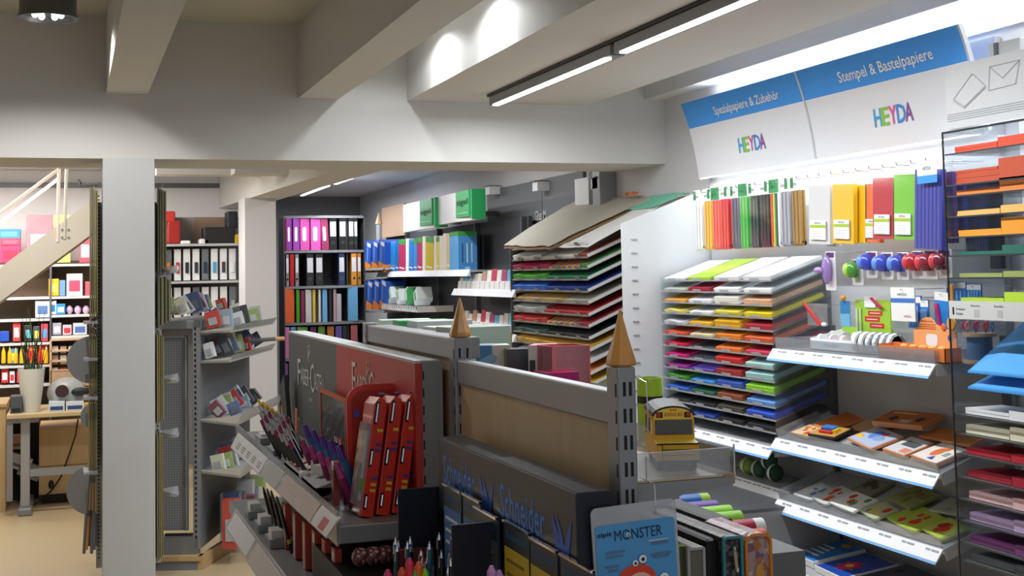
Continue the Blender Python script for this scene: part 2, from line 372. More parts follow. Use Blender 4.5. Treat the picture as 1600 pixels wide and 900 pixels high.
t = thing('wall_shelf_unit', 'tall white wall shelving frame holding craft papers and hobby goods', 'shelving', (3.3, 5.2, 0))
M().box((3.365, YC, .1), (3.395, YA, 2.45), mat('#B4B6BA', .55)).build('back_panel', t)
for y in (YB, YC): M().box((3.34, y-.012, .1), (3.366, y+.012, 1.30), DGREY).build('upright', t)
M().box((2.95, YC, .0), (3.36, YA, .13), GREY).build('plinth', t)
# side panel to the left of the unit, top slopes up towards the wall
t = thing('slotted_partition', 'tall light grey slotted partition panel between the two paper racks', 'partition', (3.1, 6.43, 0))
q = M().slab([(2.845, 6.42, 0), (3.398, 6.42, 0), (3.398, 6.42, 2.035), (2.845, 6.42, 1.83)], (0, .02, 0), mat('#CDD0D4', .5))
for i in range(13):
    zz = 1.74-.0745*i; q.box((2.895, 6.412, zz), (2.93, 6.42, zz+.006), mat('#9EA2A8', .5))
q.build('panel', t)

# --- acrylic tray unit with coloured paper stacks
TILT = 18.3; cosT, sinT = math.cos(math.radians(TILT)), math.sin(math.radians(TILT))
XF = 3.05
COLS = [(6.375, 6.085), (6.08, 5.80), (5.795, 5.505), (5.50, 5.205)]
tu = thing('paper_tray_unit', 'clear acrylic tray unit full of coloured paper stacks beside partition', 'tray rack', (3.2, 5.8, .75))
ROWZ = [1.515-.0583*i for i in range(13)]
for y in (YA-.002, 5.203): M().slab([(XF-.002, y, .74), (3.36, y, .74), (3.36, y, 1.62), (XF-.002, y, 1.53)], (0, .003, 0), clear('#F4F8FA', .05, .03)).build('side_panel', tu)
for z in ROWZ:
    for (ya, yb) in COLS:
        T = side(XF, ya, z) @ Rx(TILT); w_ = ya-yb
        q = M(T); q.box((0, 0, -.004), (w_, .325, -.001), clear('#D8DEE4', .15, .12))
        q.box((0, -.003, -.004), (w_, 0, .003), clear('#F2F4F6', .2, .35))
        q.box((w_*.32, -.003, 0), (w_*.62, 0, .014), clear('#F2F4F6', .2, .30))
        q.build('tray', tu)
GRID = [
 ['#D9DAD4', '#A6CE3A', '#E3E3E0', '#DDE0E0'],
 ['#C3C6B8', '#A8283C', '#F1F1F1', '#F4F4F4'],
 ['#F0A83C', '#F0ECF4', '#F2ECE0', '#E8B28C'],
 ['#E8DC70', '#F0F0EC', '#E8D84C', '#EAD21E'],
 ['#DADBE0', '#F2B82A', '#F0B420', '#B42A3C'],
 ['#E65A3A', '#EBD9A8', '#F08A28', '#E8663A'],
 ['#D0203C', None, '#F07A2E', '#E03A5C'],
 ['#D61E78', None, '#DA3030', '#B4DCD8'],
 ['#9A2A90', '#6A4EAC', '#A82C34', '#A8D8DA'],
 ['#4E9A3A', '#3A90D8', '#3A60C0', '#90D23A'],
 ['#3C70D8', '#2C6A4C', '#9A5234', '#6FA6EC'],
 ['#3A3A3C', '#2A2A2C', '#4A4640', '#3460DC'],
 [None, '#2C48A0', '#1E1E20', '#26262A']]
CN = {'#D9DAD4': 'pale grey', '#A6CE3A': 'lime green', '#E3E3E0': 'off-white', '#DDE0E0': 'light grey', '#C3C6B8': 'greyish olive', '#A8283C': 'dark red', '#F1F1F1': 'white', '#F4F4F4': 'bright white',
 '#F0A83C': 'light orange', '#F0ECF4': 'white', '#F2ECE0': 'cream', '#E8B28C': 'salmon', '#E8DC70': 'pale yellow', '#F0F0EC': 'white', '#E8D84C': 'lemon yellow', '#EAD21E': 'bright yellow',
 '#DADBE0': 'silver white', '#F2B82A': 'golden yellow', '#F0B420': 'warm yellow', '#B42A3C': 'wine red', '#E65A3A': 'orange-red', '#EBD9A8': 'beige', '#F08A28': 'orange', '#E8663A': 'red-orange',
 '#D0203C': 'crimson', '#F07A2E': 'orange', '#E03A5C': 'pinkish red', '#D61E78': 'magenta', '#DA3030': 'red', '#B4DCD8': 'pale mint', '#9A2A90': 'purple', '#6A4EAC': 'violet', '#A82C34': 'dark red', '#A8D8DA': 'pale aqua',
 '#4E9A3A': 'green', '#3A90D8': 'sky blue', '#3A60C0': 'blue', '#90D23A': 'lime green', '#3C70D8': 'bright blue', '#2C6A4C': 'dark green', '#9A5234': 'brown', '#6FA6EC': 'light blue', '#3A3A3C': 'dark grey', '#2A2A2C': 'black', '#4A4640': 'dark olive', '#3460DC': 'royal blue', '#2C48A0': 'navy blue', '#1E1E20': 'black', '#26262A': 'black'}
CPOS = ['leftmost column by partition', 'second column from partition', 'third column from partition', 'rightmost column']
def paper_stack(T, w_, d, h, c, label, group, name='paper_stack', wavy=0):
    q = M(T); n = max(1, int(h/.009)); mt = c if not isinstance(c, str) else mat(c, .6)
    for k in range(n):
        dx, dy = rnd.uniform(-.002, .002), rnd.uniform(.001, .004); a = rnd.uniform(-.8, .8)*min(1, .2/w_)*.6
        z0, z1 = h*k/n+.0003*(k > 0), h*(k+1)/n
        if wavy:
            N = 8; pts = []
            for i in range(N+1):
                f = i/N; zz = z1+wavy*math.sin(f*7+k)*.5+wavy*.5; pts.append((dx+w_*f, zz))
            vs_ = []; 
            for (x, zz) in pts:
                for yy, kk in ((0, 1), (d*.3, .3), (d, .2)): vs_ += [(x, yy+dy, z0), (x, yy+dy, z1+(zz-z1)*kk)]
            fs = []
            for i in range(N):
                for j in range(2):
                    b = i*6+j*2; fs += [(b+1, b+7, b+9, b+3), (b, b+2, b+8, b+6)]
                b = i*6; fs += [(b, b+6, b+7, b+1), (b+4, b+5, b+11, b+10)]
            fs += [(0, 1, 3, 2), (2, 3, 5, 4), (N*6+1, N*6, N*6+2, N*6+3), (N*6+3, N*6+2, N*6+4, N*6+5)]
            q.add(vs_, fs, mt)
        else:
            q.box((dx, dy, z0), (dx+w_, dy+d, z1), mt, Tr(w_/2, d/2, 0) @ Rz(a) @ Tr(-w_/2, -d/2, 0))
    return one(q, name, label, 'paper', group)
for r, row in enumerate(GRID):
    for c, hx in enumerate(row):
        if not hx: continue
        ya, yb = COLS[c]; T = side(XF, ya-.02, ROWZ[r]) @ Rx(TILT) @ Tr(0, .006, .0008)
        thick = (.010, .013, .022, .018)[c]*(rnd.uniform(.7, 1.25))
        if r in (2, 4) and c == 2: thick = .032
        if (r, c) in ((9, 3), (8, 3)): thick = .026
        paper_stack(T, (ya-yb)-.04, .295, thick, hx, '%s paper stack, %s tray row, %s' % (CN[hx], ORD[r], CPOS[c]), 'coloured paper stacks in the acrylic trays', wavy=(.008 if c == 0 and r in (3, 4, 5, 6, 7, 9, 10) else 0))

# --- shelves of the unit
def price_shelf(label, xf, y0, y1, z, depth, tilt, fence, name='wall_shelf'):
    """z = top front edge; rail leans outwards, blue line at its foot"""
    t = thing(name, label, 'shelf', (xf+depth/2, (y0+y1)/2, z-.04)); w_ = y0-y1
    T = side(xf, y0, z) @ Rx(tilt)
    M(T).box((.004, 0, -.022), (w_-.004, depth, 0), LGREY).build('board', t, bevel=.002)
    for x in (0, w_-.004): M(T).slab([(x, 0, -.045), (x, depth, -.045), (x, depth, .012), (x, 0, .0)], (.004, 0, 0), LGREY).build('end_plate', t)
    q = M(side(xf, y0, z)); q.slab([(0, -.004, 0), (0, -.035, -.042), (0, -.032, -.046), (0, 0, -.004)], (w_, 0, 0), mat('#F0F2F6', .5))
    qb = M(side(xf, y0, z)); qb.slab([(0, -.0355, -.0425), (0, -.040, -.0515), (0, -.036, -.0525), (0, -.032, -.0445)], (w_, 0, 0), LABELB); qb.build('blue_edge', t)
    for k in range(8):
        x = w_*(k+.4)/8; A = Vector((x, -.0105, -.007)); d = Vector((0, -.031, -.038)).normalized()
        for (u, l) in ((0, .025), (.035, .04)):
            q.slab([A+Vector((u, 0, 0)), A+Vector((u+l, 0, 0)), A+Vector((u+l, 0, 0))+d*.007, A+Vector((u, 0, 0))+d*.007], (0, -.0008, .0006), mat('#9AA0A8', .6))
    q.build('price_rail', t)
    if fence:
        q = M(T); q.box((.01, .004, 0), (w_-.01, .007, fence), CLRH); q.box((.01, .004, 0), (.013, depth*.8, fence), CLRH); q.box((w_-.013, .004, 0), (w_-.01, depth*.8, fence), CLRH)
        q.build('acrylic_fence', t)
    return t, T
_, TS1 = price_shelf('level shelf with washi tapes and glue dots below hanging punches', 3.04, YB, YC, 1.205, .32, 0, .05)
_, TS2 = price_shelf('tilted shelf holding orange wooden stamp sets, middle right', 3.04, YB, YC, .80, .30, 18, .04)
_, TS3 = price_shelf('tilted shelf holding sticker packs, lower right', 3.04, YB, YC, .525, .33, 18, .04)
price_shelf('long price-railed shelf carrying the acrylic tray unit', 3.035, YA, YB+.01, .755, .32, 0, 0)
price_shelf('lower shelf holding balls of yarn under the tray unit', 3.12, 5.95, YB+.01, .545, .24, 0, 0)
price_shelf('lowest wide shelf with blue activity books at bottom right', 2.99, YB, YC, .255, .36, 8, 0)

# --- hanging foam strip packs
t = thing('hook_rail', 'thin metal hook rail above the foam strip packs', 'rail', (3.33, 5.6, 1.99))
q = M()
for k in range(24):
    y = 6.25-k*.093; q.tube([(3.364, y, 1.972), (3.10, y, 1.972), (3.095, y, 1.985)], .0022, CHROME)
q.build('hooks', t, kind='stuff'); 
packs = [('#F1F3F5', 'white'), ('#F2BE38', 'yellow'), ('#FA6A5C', 'coral'), ('#E23A44', 'red'), ('#4A4A78', 'dark violet'), ('#34B84A', 'bright green'), ('#1F4240', 'dark green'), ('#2A2C2C', 'black'), ('multi', 'multicoloured striped'), ('#A9ABB4', 'silver glitter'), ('#A6803C', 'gold brown')]
y = 6.13
for i, (c, nm) in enumerate(packs):
    w_ = .088; yy = 6.07-i*.096
    t = thing('foam_strip_pack', 'hanging pack of %s foam strips with small header card' % nm, 'craft pack', (3.15, yy, 1.62), 'foam strip packs on hooks')
    T = side(3.13+rnd.uniform(0, .012), yy+w_/2, 1.655)
    if c == 'multi': mt = [mat(x, .6) for x in ('#F0552E', '#F2D23A', '#3AB04A', '#2C2C60', '#F5F5F5')]
    else: mt = [mat(c, .6, noise=.15, scale=120)]
    q = M(T)
    n = 5
    for k in range(n):       # looped strips
        x = .008+k*.0155; m_ = mt[k % len(mt)]
        q.box((x, .000+.003*(k % 2), .03), (x+.0115, .010, .27), m_); q.box((x, .014, .02), (x+.0115, .024, .27), m_)
        q.lathe([(.012, 0), (.012, .0115)], (x, .012, .028), m_, n=12, axis='X')
    q.build('strips', t)
    q = M(T); q.box((.0, -.004, .0), (w_-.004, -.003, .285), clear('#FFFFFF', .02, 0.0, .08)); q.box((0, .03, 0), (w_-.004, .031, .285), clear('#FFFFFF', .02, .0, .08)); q.build('bag', t)
    q = M(T); q.box((.002, -.006, .272), (w_-.006, .0, .335), mat('#F4F5F4', .5) if i % 3 != 2 else mat('#3E9A5C', .5))
    q.box((.055 if i % 2 else .004, -.0065, .282), (.08 if i % 2 else .03, -.006, .33), mat('#2F8C50', .5)); q.text('HEYDA', mat('#555555'), .02, .292, .04, .012, -.0065)
    q.build('header_card', t)
# --- crepe paper packs
def crepe(u0, u1, v0, v1, x, c, nm, card=True, tilt=3):
    a = P((u0+u1)/2, v0, 0, x); b = P((u0+u1)/2, v1, 0, x); yl = P(u0, v1, 0, x).y; yr = P(u1, v1, 0, x).y
    h = a.z-b.z; w_ = yl-yr
    t = thing('crepe_paper_pack', 'tall hanging %s crepe paper pack' % nm, 'craft pack', (x, (yl+yr)/2, b.z), 'folded crepe paper packs')
    T = side(x, yl, b.z) @ Ry(tilt)
    q = M(T); dm = mat(c, .6)
    q.box((0, 0, 0), (w_, .02, h), dm)
    for k in range(0 if card else 7): q.box((w_*(.02+.14*k), -.002, .001), (w_*(.02+.14*k)+w_*.09, .0, h-.001), mat(c, .62))
    q.build('folded_paper', t)
    q = M(T); q.box((-.003, -.005, -.004), (w_+.003, -.004, h+.006), clear('#FFFFFF', .02, .0, .08)); q.build('bag', t)
    if card:
        q = M(T); cw = w_*.72; q.box((w_*.14, -.009, .02), (w_*.14+cw, -.005, h*.40), PAPER); q.box((w_*.14, -.010, h*.28), (w_*.14+cw, -.009, h*.33), mat('#A8C82C', .5))
        q.text('HEYDA', mat('#444455'), w_*.14+cw*.3, h*.345, cw*.4, h*.03, -.0092)
        for k in range(4): q.box((w_*.14+cw*.15, -.0095, h*(.09+.04*k)), (w_*.14+cw*.75, -.009, h*(.1+.04*k)), mat('#C8CACC'))
        q.build('label_card', t)
    return t
crepe(1292, 1310, 290, 384, 3.17, '#CFCFD2', 'plain white second', False)
crepe(1264, 1297, 288, 380, 3.14, '#DCDCDE', 'white')
crepe(1328, 1354, 288, 378, 3.17, '#FFCE12', 'bright yellow ribbed', False)
crepe(1301, 1334, 286, 379, 3.14, '#F4C222', 'yellow')
crepe(1352, 1375, 286, 378, 3.17, '#F07020', 'orange', True)
crepe(1392, 1402, 278, 372, 3.18, '#B82A3C', 'narrow dark red', False)
crepe(1364, 1397, 276, 372, 3.14, '#C22C3C', 'red')
crepe(1424, 1436, 275, 370, 3.18, '#3C9A34', 'narrow dark green', False)
crepe(1396, 1430, 271, 373, 3.14, '#7CC83A', 'apple green')
t = crepe(1429, 1471, 262, 387, 3.12, '#4248A8', 'royal blue, widest of them', False, 4)
a = P(1434, 290, 0, 3.10); T = side(3.095, a.y-.005, P(1434, 288, 0, 3.1).z)
q = M(T); q.box((0, 0, .0), (.115, .004, .03), BLUEBAND); q.box((0, 0, .03), (.115, .004, .085), PAPER); q.text('HEYDA', mat('#3A5A50'), .035, .05, .05, .014, 0); q.build('header_card', t)
for (u0, u1, v0, v1, x, c, n2) in ((1478, 1492, 268, 380, 3.22, '#4A2A78', 'purple, half behind the glass side'), (1493, 1508, 272, 370, 3.26, '#2C3C88', 'dark blue, behind the acrylic trays'), (1510, 1545, 275, 400, 3.28, '#33405C', 'slate grey, behind the acrylic trays'), (1548, 1565, 272, 420, 3.3, '#22262C', 'black, behind the acrylic trays')):
    crepe(u0, u1, v0, v1, x, c, n2, False, 0)

# --- punches on cards
punches = [(1290, 418, '#9C80C4', 'lilac lever', .06), (1330, 420, '#4E9A38', 'green', .0), (1354, 408, '#3C50C8', 'blue', 0), (1376, 410, '#3A52C4', 'second blue', 0), (1402, 410, '#3A50C0', 'third blue', 0), (1424, 408, '#B02838', 'red', 0), (1446, 408, '#8C2C40', 'wine red', 0), (1466, 406, '#6E2438', 'dark maroon', 0)]
for i, (u, v, c, nm, ex) in enumerate(punches):
    p = P(u, v, 0, 3.12); t = thing('paper_punch', '%s craft punch hanging on a white card' % nm, 'craft punch', (3.14, p.y, p.z-.05), 'craft punches on cards')
    T = side(3.135+.006*(i % 2), p.y, p.z)
    q = M(T); hgt = .17 if i == 0 else .11
    q.plate(.078, hgt, .006, .003, mat('#EFEDF2', .5), Tr(0, .012, -.015)); q.box((-.03, .006, hgt/2-.04), (.03, .009, hgt/2-.02), mat('#6A3A80', .5)); q.text('HEYDA', mat('#55506A'), -.02, hgt/2-.034, .038, .008, .006, d=.001); q.build('backing_card', t)
    q = M(T); cm = mat(c, .25, coat=.5)
    if i == 0:
        q.ball((.0, -.01, -.01), .05, cm, (.6, .35, 1.3)); q.ball((-.035, -.03, -.01), .022, mat('#B49AD4', .3), (1.4, .7, .6)); q.box((-.05, -.035, -.018), (-.005, -.02, .0), mat('#B49AD4', .3))
    else:
        q.ball((0, -.018, -.004), .034, cm, (.95, .75, 1.05)); q.ball((-.016, -.032, -.004), .027, mat({'#4E9A38': '#B8DC60'}.get(c, '#6C9AE8' if 'blue' in nm else '#D84A50'), .3), (.75, .7, 1.1)); q.box((-.03, -.012, -.038), (.03, -.002, -.028), cm)
    q.build('punch_body', t, smooth=True)
    q = M(T); q.tube([(0, .22, .03+hgt/2-.05), (0, -.02, .03+hgt/2-.05)], .0022, CHROME); q.build('hook', t)
# --- hanging cards on the lower pegs
def hang_card(u0, u1, v0, v1, x, name, label, bands, cat='craft pack', extra=None, group=None, T2=None):
    a = P(u0, v1, 0, x); b = P(u1, v0, 0, x); c = P(u0, v0, 0, x); w_ = a.y-P(u1, v1, 0, x).y; h = c.z-a.z
    t = thing(name, label, cat, (x, a.y-w_/2, a.z), group); T = side(x, a.y, a.z) @ (T2 or Matrix())
    q = M(T); q.box((0, 0, 0), (w_, .006, h), bands[0][2])
    q.build('card', t)
    q = M(T)
    for (f0, f1, mt) in bands[1:]: q.box((0, -.001, h*f0), (w_, 0, h*f1), mt)
    if extra: extra(q, w_, h)
    if q.v: q.build('print', t)
    M(T).tube([(w_/2, .2, h-.008), (w_/2, -.01, h-.008)], .002, CHROME).build('hook', t)
    return t
hang_card(1393, 1430, 449, 501, 3.10, 'hobby_card', 'white hanging card with blue band above orange display', [(0, 1, PAPER), (.55, .68, mat('#3C78C8'))], extra=lambda q, w_, h: (q.text('HEYDA', mat('#3A6A80'), w_*.3, h*.76, w_*.4, h*.07, -.001), q.text('HEYDA', mat('#D04040'), w_*.55, h*.12, w_*.3, h*.06, -.001)))
hang_card(1314, 1328, 470, 509, 3.12, 'hobby_card', 'small blue gradient hanging pack with yellow tie', [(0, 1, mat('#6FB6DC')), (.5, 1, mat('#2A80BC'))], extra=lambda q, w_, h: q.ball((w_/2, -.006, h+.012), .012, mat('#E8A020')))
hang_card(1262, 1292, 474, 508, 3.16, 'craft_scissors', 'small white blister pack with red handled cutter', [(0, 1, CLRH)], extra=lambda q, w_, h: (q.slab([(-.02, -.006, h), (-.012, -.006, h+.006), (w_*.8, -.006, .01), (w_*.7, -.006, .0)], (0, -.006, 0), mat('#D83038')), q.ball((w_*.9, -.006, .008), .012, WHITE, (1.6, .6, .8))))
def red_text_card(q, w_, h):
    rm = mat('#D8242C')
    for (x0, x1, z0, z1) in ((.38, .78, .56, .68), (.28, .70, .38, .52), (.42, .82, .20, .33)):
        q.box((w_*x0, -.002, h*z0), (w_*x1, -.001, h*z1), rm)
        q.box((w_*(x0+.05), -.0025, h*(z0+.05)), (w_*(x1-.05), -.002, h*(z0+.07)), WHITE)
    q.box((w_*.3, -.006, h*.78), (w_*.62, -.002, h*1.1), PAPER); q.slab([(w_*.5, -.008, h*1.05), (w_*.56, -.008, h*1.08), (w_*.85, -.008, h*.8), (w_*.78, -.008, h*.75)], (0, -.006, 0), mat('#B02850'))
    for x in (.04, .14): q.cyl((w_*x+.008, -.006, .01), (w_*x+.008, -.006, h*.75), .005, mat('#D8E8B8', .3))
hang_card(1338, 1392, 468, 521, 3.22, 'glue_display_card', 'lime green standing display card with red text blocks', [(0, 1, mat('#A4CC38'))], extra=red_text_card)
for i, (u0, u1, v0, v1, c, lab) in enumerate(((1420, 1440, 462, 512, '#2464B0', 'dark blue pack of glitter pens'), (1440, 1452, 468, 520, '#3A7CC8', 'slim blue pack of pens'), (1480, 1510, 440, 486, '#2E86D8', 'blue and white blister card of wiggle tools'), (1512, 1534, 444, 484, '#3C90DC', 'blue blister card nearest the glass side'))):
    hang_card(u0, u1, v0, v1, 3.2, 'hobby_card', lab+' on the peg wall', [(0, 1, mat(c, .3)), (.78, .97, PAPER)], extra=lambda q, w_, h: [q.cyl((w_*(.2+.2*k), -.004, h*.1), (w_*(.2+.2*k), -.004, h*.7), .003, mat('#8CC0F0', .2)) for k in range(4)])
hang_card(1460, 1482, 455, 528, 3.19, 'craft_scissors_pack', 'bright blue pack with magenta pattern scissors', [(0, 1, mat('#2E8CE0', .3)), (.82, 1, PAPER)], extra=lambda q, w_, h: (q.slab([(w_*.1, -.003, h*.75), (w_*.3, -.003, h*.75), (w_*.75, -.003, .0), (w_*.6, -.003, .0)], (0, -.008, 0), mat('#C82C78')),), T2=Ry(4))
t = thing('cutter_tool', 'long yellow handled cutter hanging beside the glass side', 'tool', (3.1, 4.02, 1.36))
p = P(1484, 445, 0, 3.1); T = side(3.1, p.y, p.z)
M(T).box((-.004, 0, -.12), (.014, .008, 0), mat('#F0A040', .4)).build('blade_guard', t, bevel=.002)
q = M(T); q.lathe([(.022, 0), (.027, .005), (.022, .01)], (.0, -.004, -.145), mat('#F2A53C', .4), n=16, axis='Y'); q.build('finger_loop', t)

# --- goods on shelf 1 (washi tapes etc.)
zs = 1.207
def onshelf(u, x): return P(u, 580, 0, x).y
t = thing('tape_display_box', 'white cardboard display box of small glue rolls with green lining', 'display box', (3.2, 4.85, zs))
ya = onshelf(1267, 3.12); yb = onshelf(1345, 3.12)
T = side(3.12, ya, zs+.001); w_ = ya-yb
q = M(T); 
for a, b in (((0, 0, 0), (w_, .003, .05)), ((0, .17, 0), (w_, .173, .075)), ((0, 0, 0), (w_, .17, .003))): q.box(a, b, mat('#F0F1F4', .6))
q.slab([(0, 0, 0), (0, .17, 0), (0, .17, .085), (0, 0, .05)], (.003, 0, 0), mat('#F0F1F4')); q.slab([(w_, 0, 0), (w_, .17, 0), (w_, .17, .085), (w_, 0, .05)], (-.003, 0, 0), mat('#8CC832')); q.build('tray_box', t)
q = M(T); q.box((.004, .168, .02), (w_-.004, .1695, .095), mat('#98CC3C')); q.text('HEYDA', mat('#5AA0D0'), w_*.3, .016, w_*.3, .014, 0); q.build('green_lining', t)
k = 0
for r in range(2):
    for c in range(4):
        k += 1; cx = .03+c*w_/4.3; cy = .045+r*.06; cc = ('#E8E6EA', '#D9C9CF', '#EAD9DC', '#8C5A50', '#F2F0F2', '#C0B6C2', '#E4DDE2', '#DCD2D6')[k-1]
        q = M(T); q.lathe([(.014, -.01), (.024, -.01), (.024, .01), (.014, .01)], (cx, cy, .044+.012*r), mat(cc, .5), n=18, axis='X')
        one(q, 'glue_roll', 'small %s roll, %s one in the white display box' % (('pale', 'pinkish', 'rosy', 'brown', 'white', 'greyish', 'cream', 'dusty')[k-1], NTH[k-1]), 'roll', 'rolls in the white display box', smooth=True)
# washi tape rolls lying in a row, axis along y
for i in range(6):
    u = 1330+i*9.5; y = onshelf(u, 3.09); r_ = .046
    q = M(side(3.09+.004*i, y, zs+.001)); tm = spots('#DADCDD', ['#B8C4C8', '#A8B4BC', '#EFEFEF'], 90) if i > 1 else mat('#E4E6EA', .4)
    q.lathe([(.037, 0), (r_, 0), (r_, .026), (.037, .026), (.037, 0)], (0, .048, r_), tm, n=28, axis='X'); q.lathe([(.0365, -.001), (.038, -.001), (.038, .027), (.0365, .027), (.0365, -.001)], (0, .048, r_), mat('#F4F4F4'), n=28, axis='X')
    one(q, 'washi_tape_roll', 'patterned washi tape roll on level shelf, %s from the left in the row' % NTH[i], 'tape', 'washi tape rolls in a row', smooth=True)
t = thing('orange_display_box', 'orange cardboard counter display with round topped back board', 'display box', (3.12, 4.3, zs))
ya = P(1373, 570, 0, 3.06).y; yb = P(1477, 570, 0, 3.06).y; w_ = ya-yb; T = side(3.06, ya, zs+.001)
q = M(T); om = mat('#DE7A38', .6)
for a, b in (((0, 0, 0), (w_, .003, .052)), ((0, .07, 0), (w_, .073, .06)), ((0, 0, 0), (.003, .07, .055)), ((w_-.003, 0, 0), (w_, .07, .055)), ((0, 0, 0), (w_, .07, .003))): q.box(a, b, om)
q.box((w_*.5, -.001, .01), (w_*.56, 0, .024), mat('#F0B890')); q.build('tray_box', t)
q = M(T); pts = [(w_*.35, .068, .02), (w_*.97, .068, .02), (w_*.97, .068, .115), (w_*.86, .068, .12)]
for i in range(9): a = math.radians(20+160*i/8); pts.append((w_*.56+.055*math.cos(a), .068, .125+.04*math.sin(a)))
pts += [(w_*.35, .068, .115)]
q.slab(pts, (0, -.003, 0), mat('#F4A868', .6)); q.build('back_board', t)
q = M(T); q.text('Bienen', mat('#C84A20'), w_*.47, .146, w_*.18, .008, .0645)
for k in range(3): q.box((w_*.44, .0635, .120+.008*k), (w_*.68, .0645, .1225+.008*k), mat('#D86830'))
q.plate(.07, .045, .014, .001, WHITE, Tr(w_*.62, .0645, .078)); q.ball((w_*.88, .062, .09), .01, mat('#3048A0'), (1, .2, 1.2)); q.ball((w_*.8, .062, .13), .014, mat('#E86A20'), (1, .2, 1)); q.build('print', t)
for k in range(5):
    q = M(T).ball((w_*(.3+.14*k), .034, .05), .016, mat('#F2B45C'), (1.2, 1, .6)); one(q, 'wooden_button', 'round honey coloured button in orange display, %s from left' % NTH[k], 'button', 'buttons in the orange display', smooth=True)
t = thing('scissors_stand', 'round wooden stand with blue core holding craft scissors', 'stand', (3.2, 3.96, zs))
c = P(1512, 560, 0, 3.14); cx, cy_ = 3.18, c.y-.02
M().lathe([(.062, 0), (.062, .012)], (cx, cy_, zs+.001), wood('#D8B488'), n=28).build('base_disc', t, smooth=True); M().lathe([(.062, 0), (.062, .012)], (cx, cy_, zs+.10), wood('#D8B488'), n=28).build('top_disc', t, smooth=True)
M().lathe([(.045, 0), (.045, .09)], (cx, cy_, zs+.012), mat('#5A7AA8', .4), n=20).build('core', t, smooth=True)
for k in range(9):
    a = k*.7+.3; x, y = cx+.05*math.cos(a), cy_+.05*math.sin(a); cc = ('#E84A8A', '#F06A60', '#8CB83C', '#D83A48', '#F09AB0', '#C0408A', '#E8703A', '#6AA0D0', '#F0B0C0')[k]
    t = thing('craft_scissors', '%s handled craft scissors, %s around the wooden stand' % (('pink', 'coral', 'lime', 'red', 'rose', 'purple', 'orange', 'blue', 'pale pink')[k], NTH[k]), 'scissors', (x, y, zs+.113), 'craft scissors in the stand')
    q = M()
    for s in (-1, 1):
        q.tube([(x+.009*s+.008*math.cos(b), y+.009*s, zs+.14+.013*math.sin(b)) for b in [j*math.pi/4 for j in range(9)]], .003, mat(cc, .3))
    q.build('handles', t); M().box((x-.003, y-.001, zs+.114), (x+.003, y+.001, zs+.13), CHROME).build('blades', t)
# --- goods on shelf 2
def flat_pack(T, x, y, w_, d, h, top, lab, name='stamp_set', group=None, rot=0, rim=None, extra=None, cat='craft set', z=.003):
    TT = T @ Tr(x, y+max(0, -math.sin(math.radians(rot)))*w_+.008, z) @ Rz(rot); t = thing(name, lab, cat, tuple((TT @ Vector((w_/2, d/2, 0)))), group)
    q = M(TT); q.box((0, 0, 0), (w_, d, h), rim or mat('#D8925C', .5)); q.build('tray', t, bevel=.001)
    q = M(TT); q.box((.006, .006, h), (w_-.006, d-.006, h+.0012), top)
    if extra: extra(q, w_, d, h+.0014)
    q.build('printed_card', t)
    return t
OR = mat('#C8702C', .5)
def dots(cols, n, s=.012, seed=1):
    def f(q, w_, d, z):
        r = random.Random(seed)
        for i in range(n):
            x, y = r.uniform(.2, .8)*w_, r.uniform(.2, .8)*d
            q.ball((x, y, z), s*r.uniform(.6, 1.3), mat(cols[i % len(cols)], .5), (1, 1.2, .12))
    return f
def bus_toy(q, w_, d, z):
    q.box((w_*.3, d*.35, z), (w_*.75, d*.65, z+.02), mat('#3A78C8')); q.box((w_*.22, d*.3, z), (w_*.32, d*.6, z+.014), mat('#F0C428')); q.box((w_*.74, d*.3, z), (w_*.84, d*.6, z+.014), mat('#F0C428')); q.box((w_*.3, d*.2, z), (w_*.75, d*.34, z+.01), mat('#D03028'))
W2 = YB-YC
flat_pack(TS2, .10, .10, .19, .17, .008, OR, 'orange topped stamp set at far left back of tilted shelf', rot=-12, z=.012)
flat_pack(TS2, .04, .02, .17, .11, .008, mat('#E8C8A0'), 'beige stamp set with small yellow figures, front left', extra=dots(['#E8A020', '#D84030'], 9), rot=-8)
flat_pack(TS2, .22, .03, .19, .11, .010, wood('#D0A050'), 'dark framed set with blue toy car picture', rim=mat('#2A2420'), extra=bus_toy, rot=4, z=.02)
flat_pack(TS2, .33, .16, .21, .12, .008, mat('#C8A07C'), 'faded beige set lying behind the car picture set', rot=8, z=.006)
flat_pack(TS2, .47, .02, .24, .15, .012, mat('#B8C4DC'), 'open salmon box with blue bird picture and yellow spoon', extra=lambda q, w_, d, z: (q.ball((w_*.45, d*.6, z), .03, mat('#5A8AD8'), (1.2, 1.3, .12)), q.ball((w_*.65, d*.5, z), .03, mat('#8CA8D8'), (1.5, .8, .12)), q.ball((w_*.15, d*.3, z), .02, mat('#F0C428'), (1.5, .7, .2)), q.ball((w_*.62, d*.75, z), .018, mat('#D84A38'), (1, 1, .14))), rot=-12, z=.016, rim=mat('#E0A078'))
flat_pack(TS2, .52, .175, .30, .13, .022, mat('#B8641E'), 'large dark orange kit standing at shelf back', extra=lambda q, w_, d, z: (q.box((w_*.12, d*.72, z), (w_*.6, d*.82, z+.001), mat('#E8B070')), q.ball((w_*.3, d*.35, z), .022, mat('#3A3230'), (1, 1, .15)), q.ball((w_*.8, d*.4, z), .022, mat('#3A3230'), (1, 1, .15)), q.box((w_*.5, d*.08, z), (w_*.7, d*.3, z+.001), mat('#B8B0A8'))), z=.045, rot=6)
flat_pack(TS2, .74, .03, .17, .14, .012, mat('#D8D8DC'), 'white and grey stamp set with dark stamp pad', extra=lambda q, w_, d, z: (q.box((w_*.25, d*.45, z), (w_*.85, d*.75, z+.001), mat('#50585C')), q.box((w_*.6, d*.1, z), (w_*.9, d*.35, z+.001), mat('#E09070'))), rot=-7, z=.01)
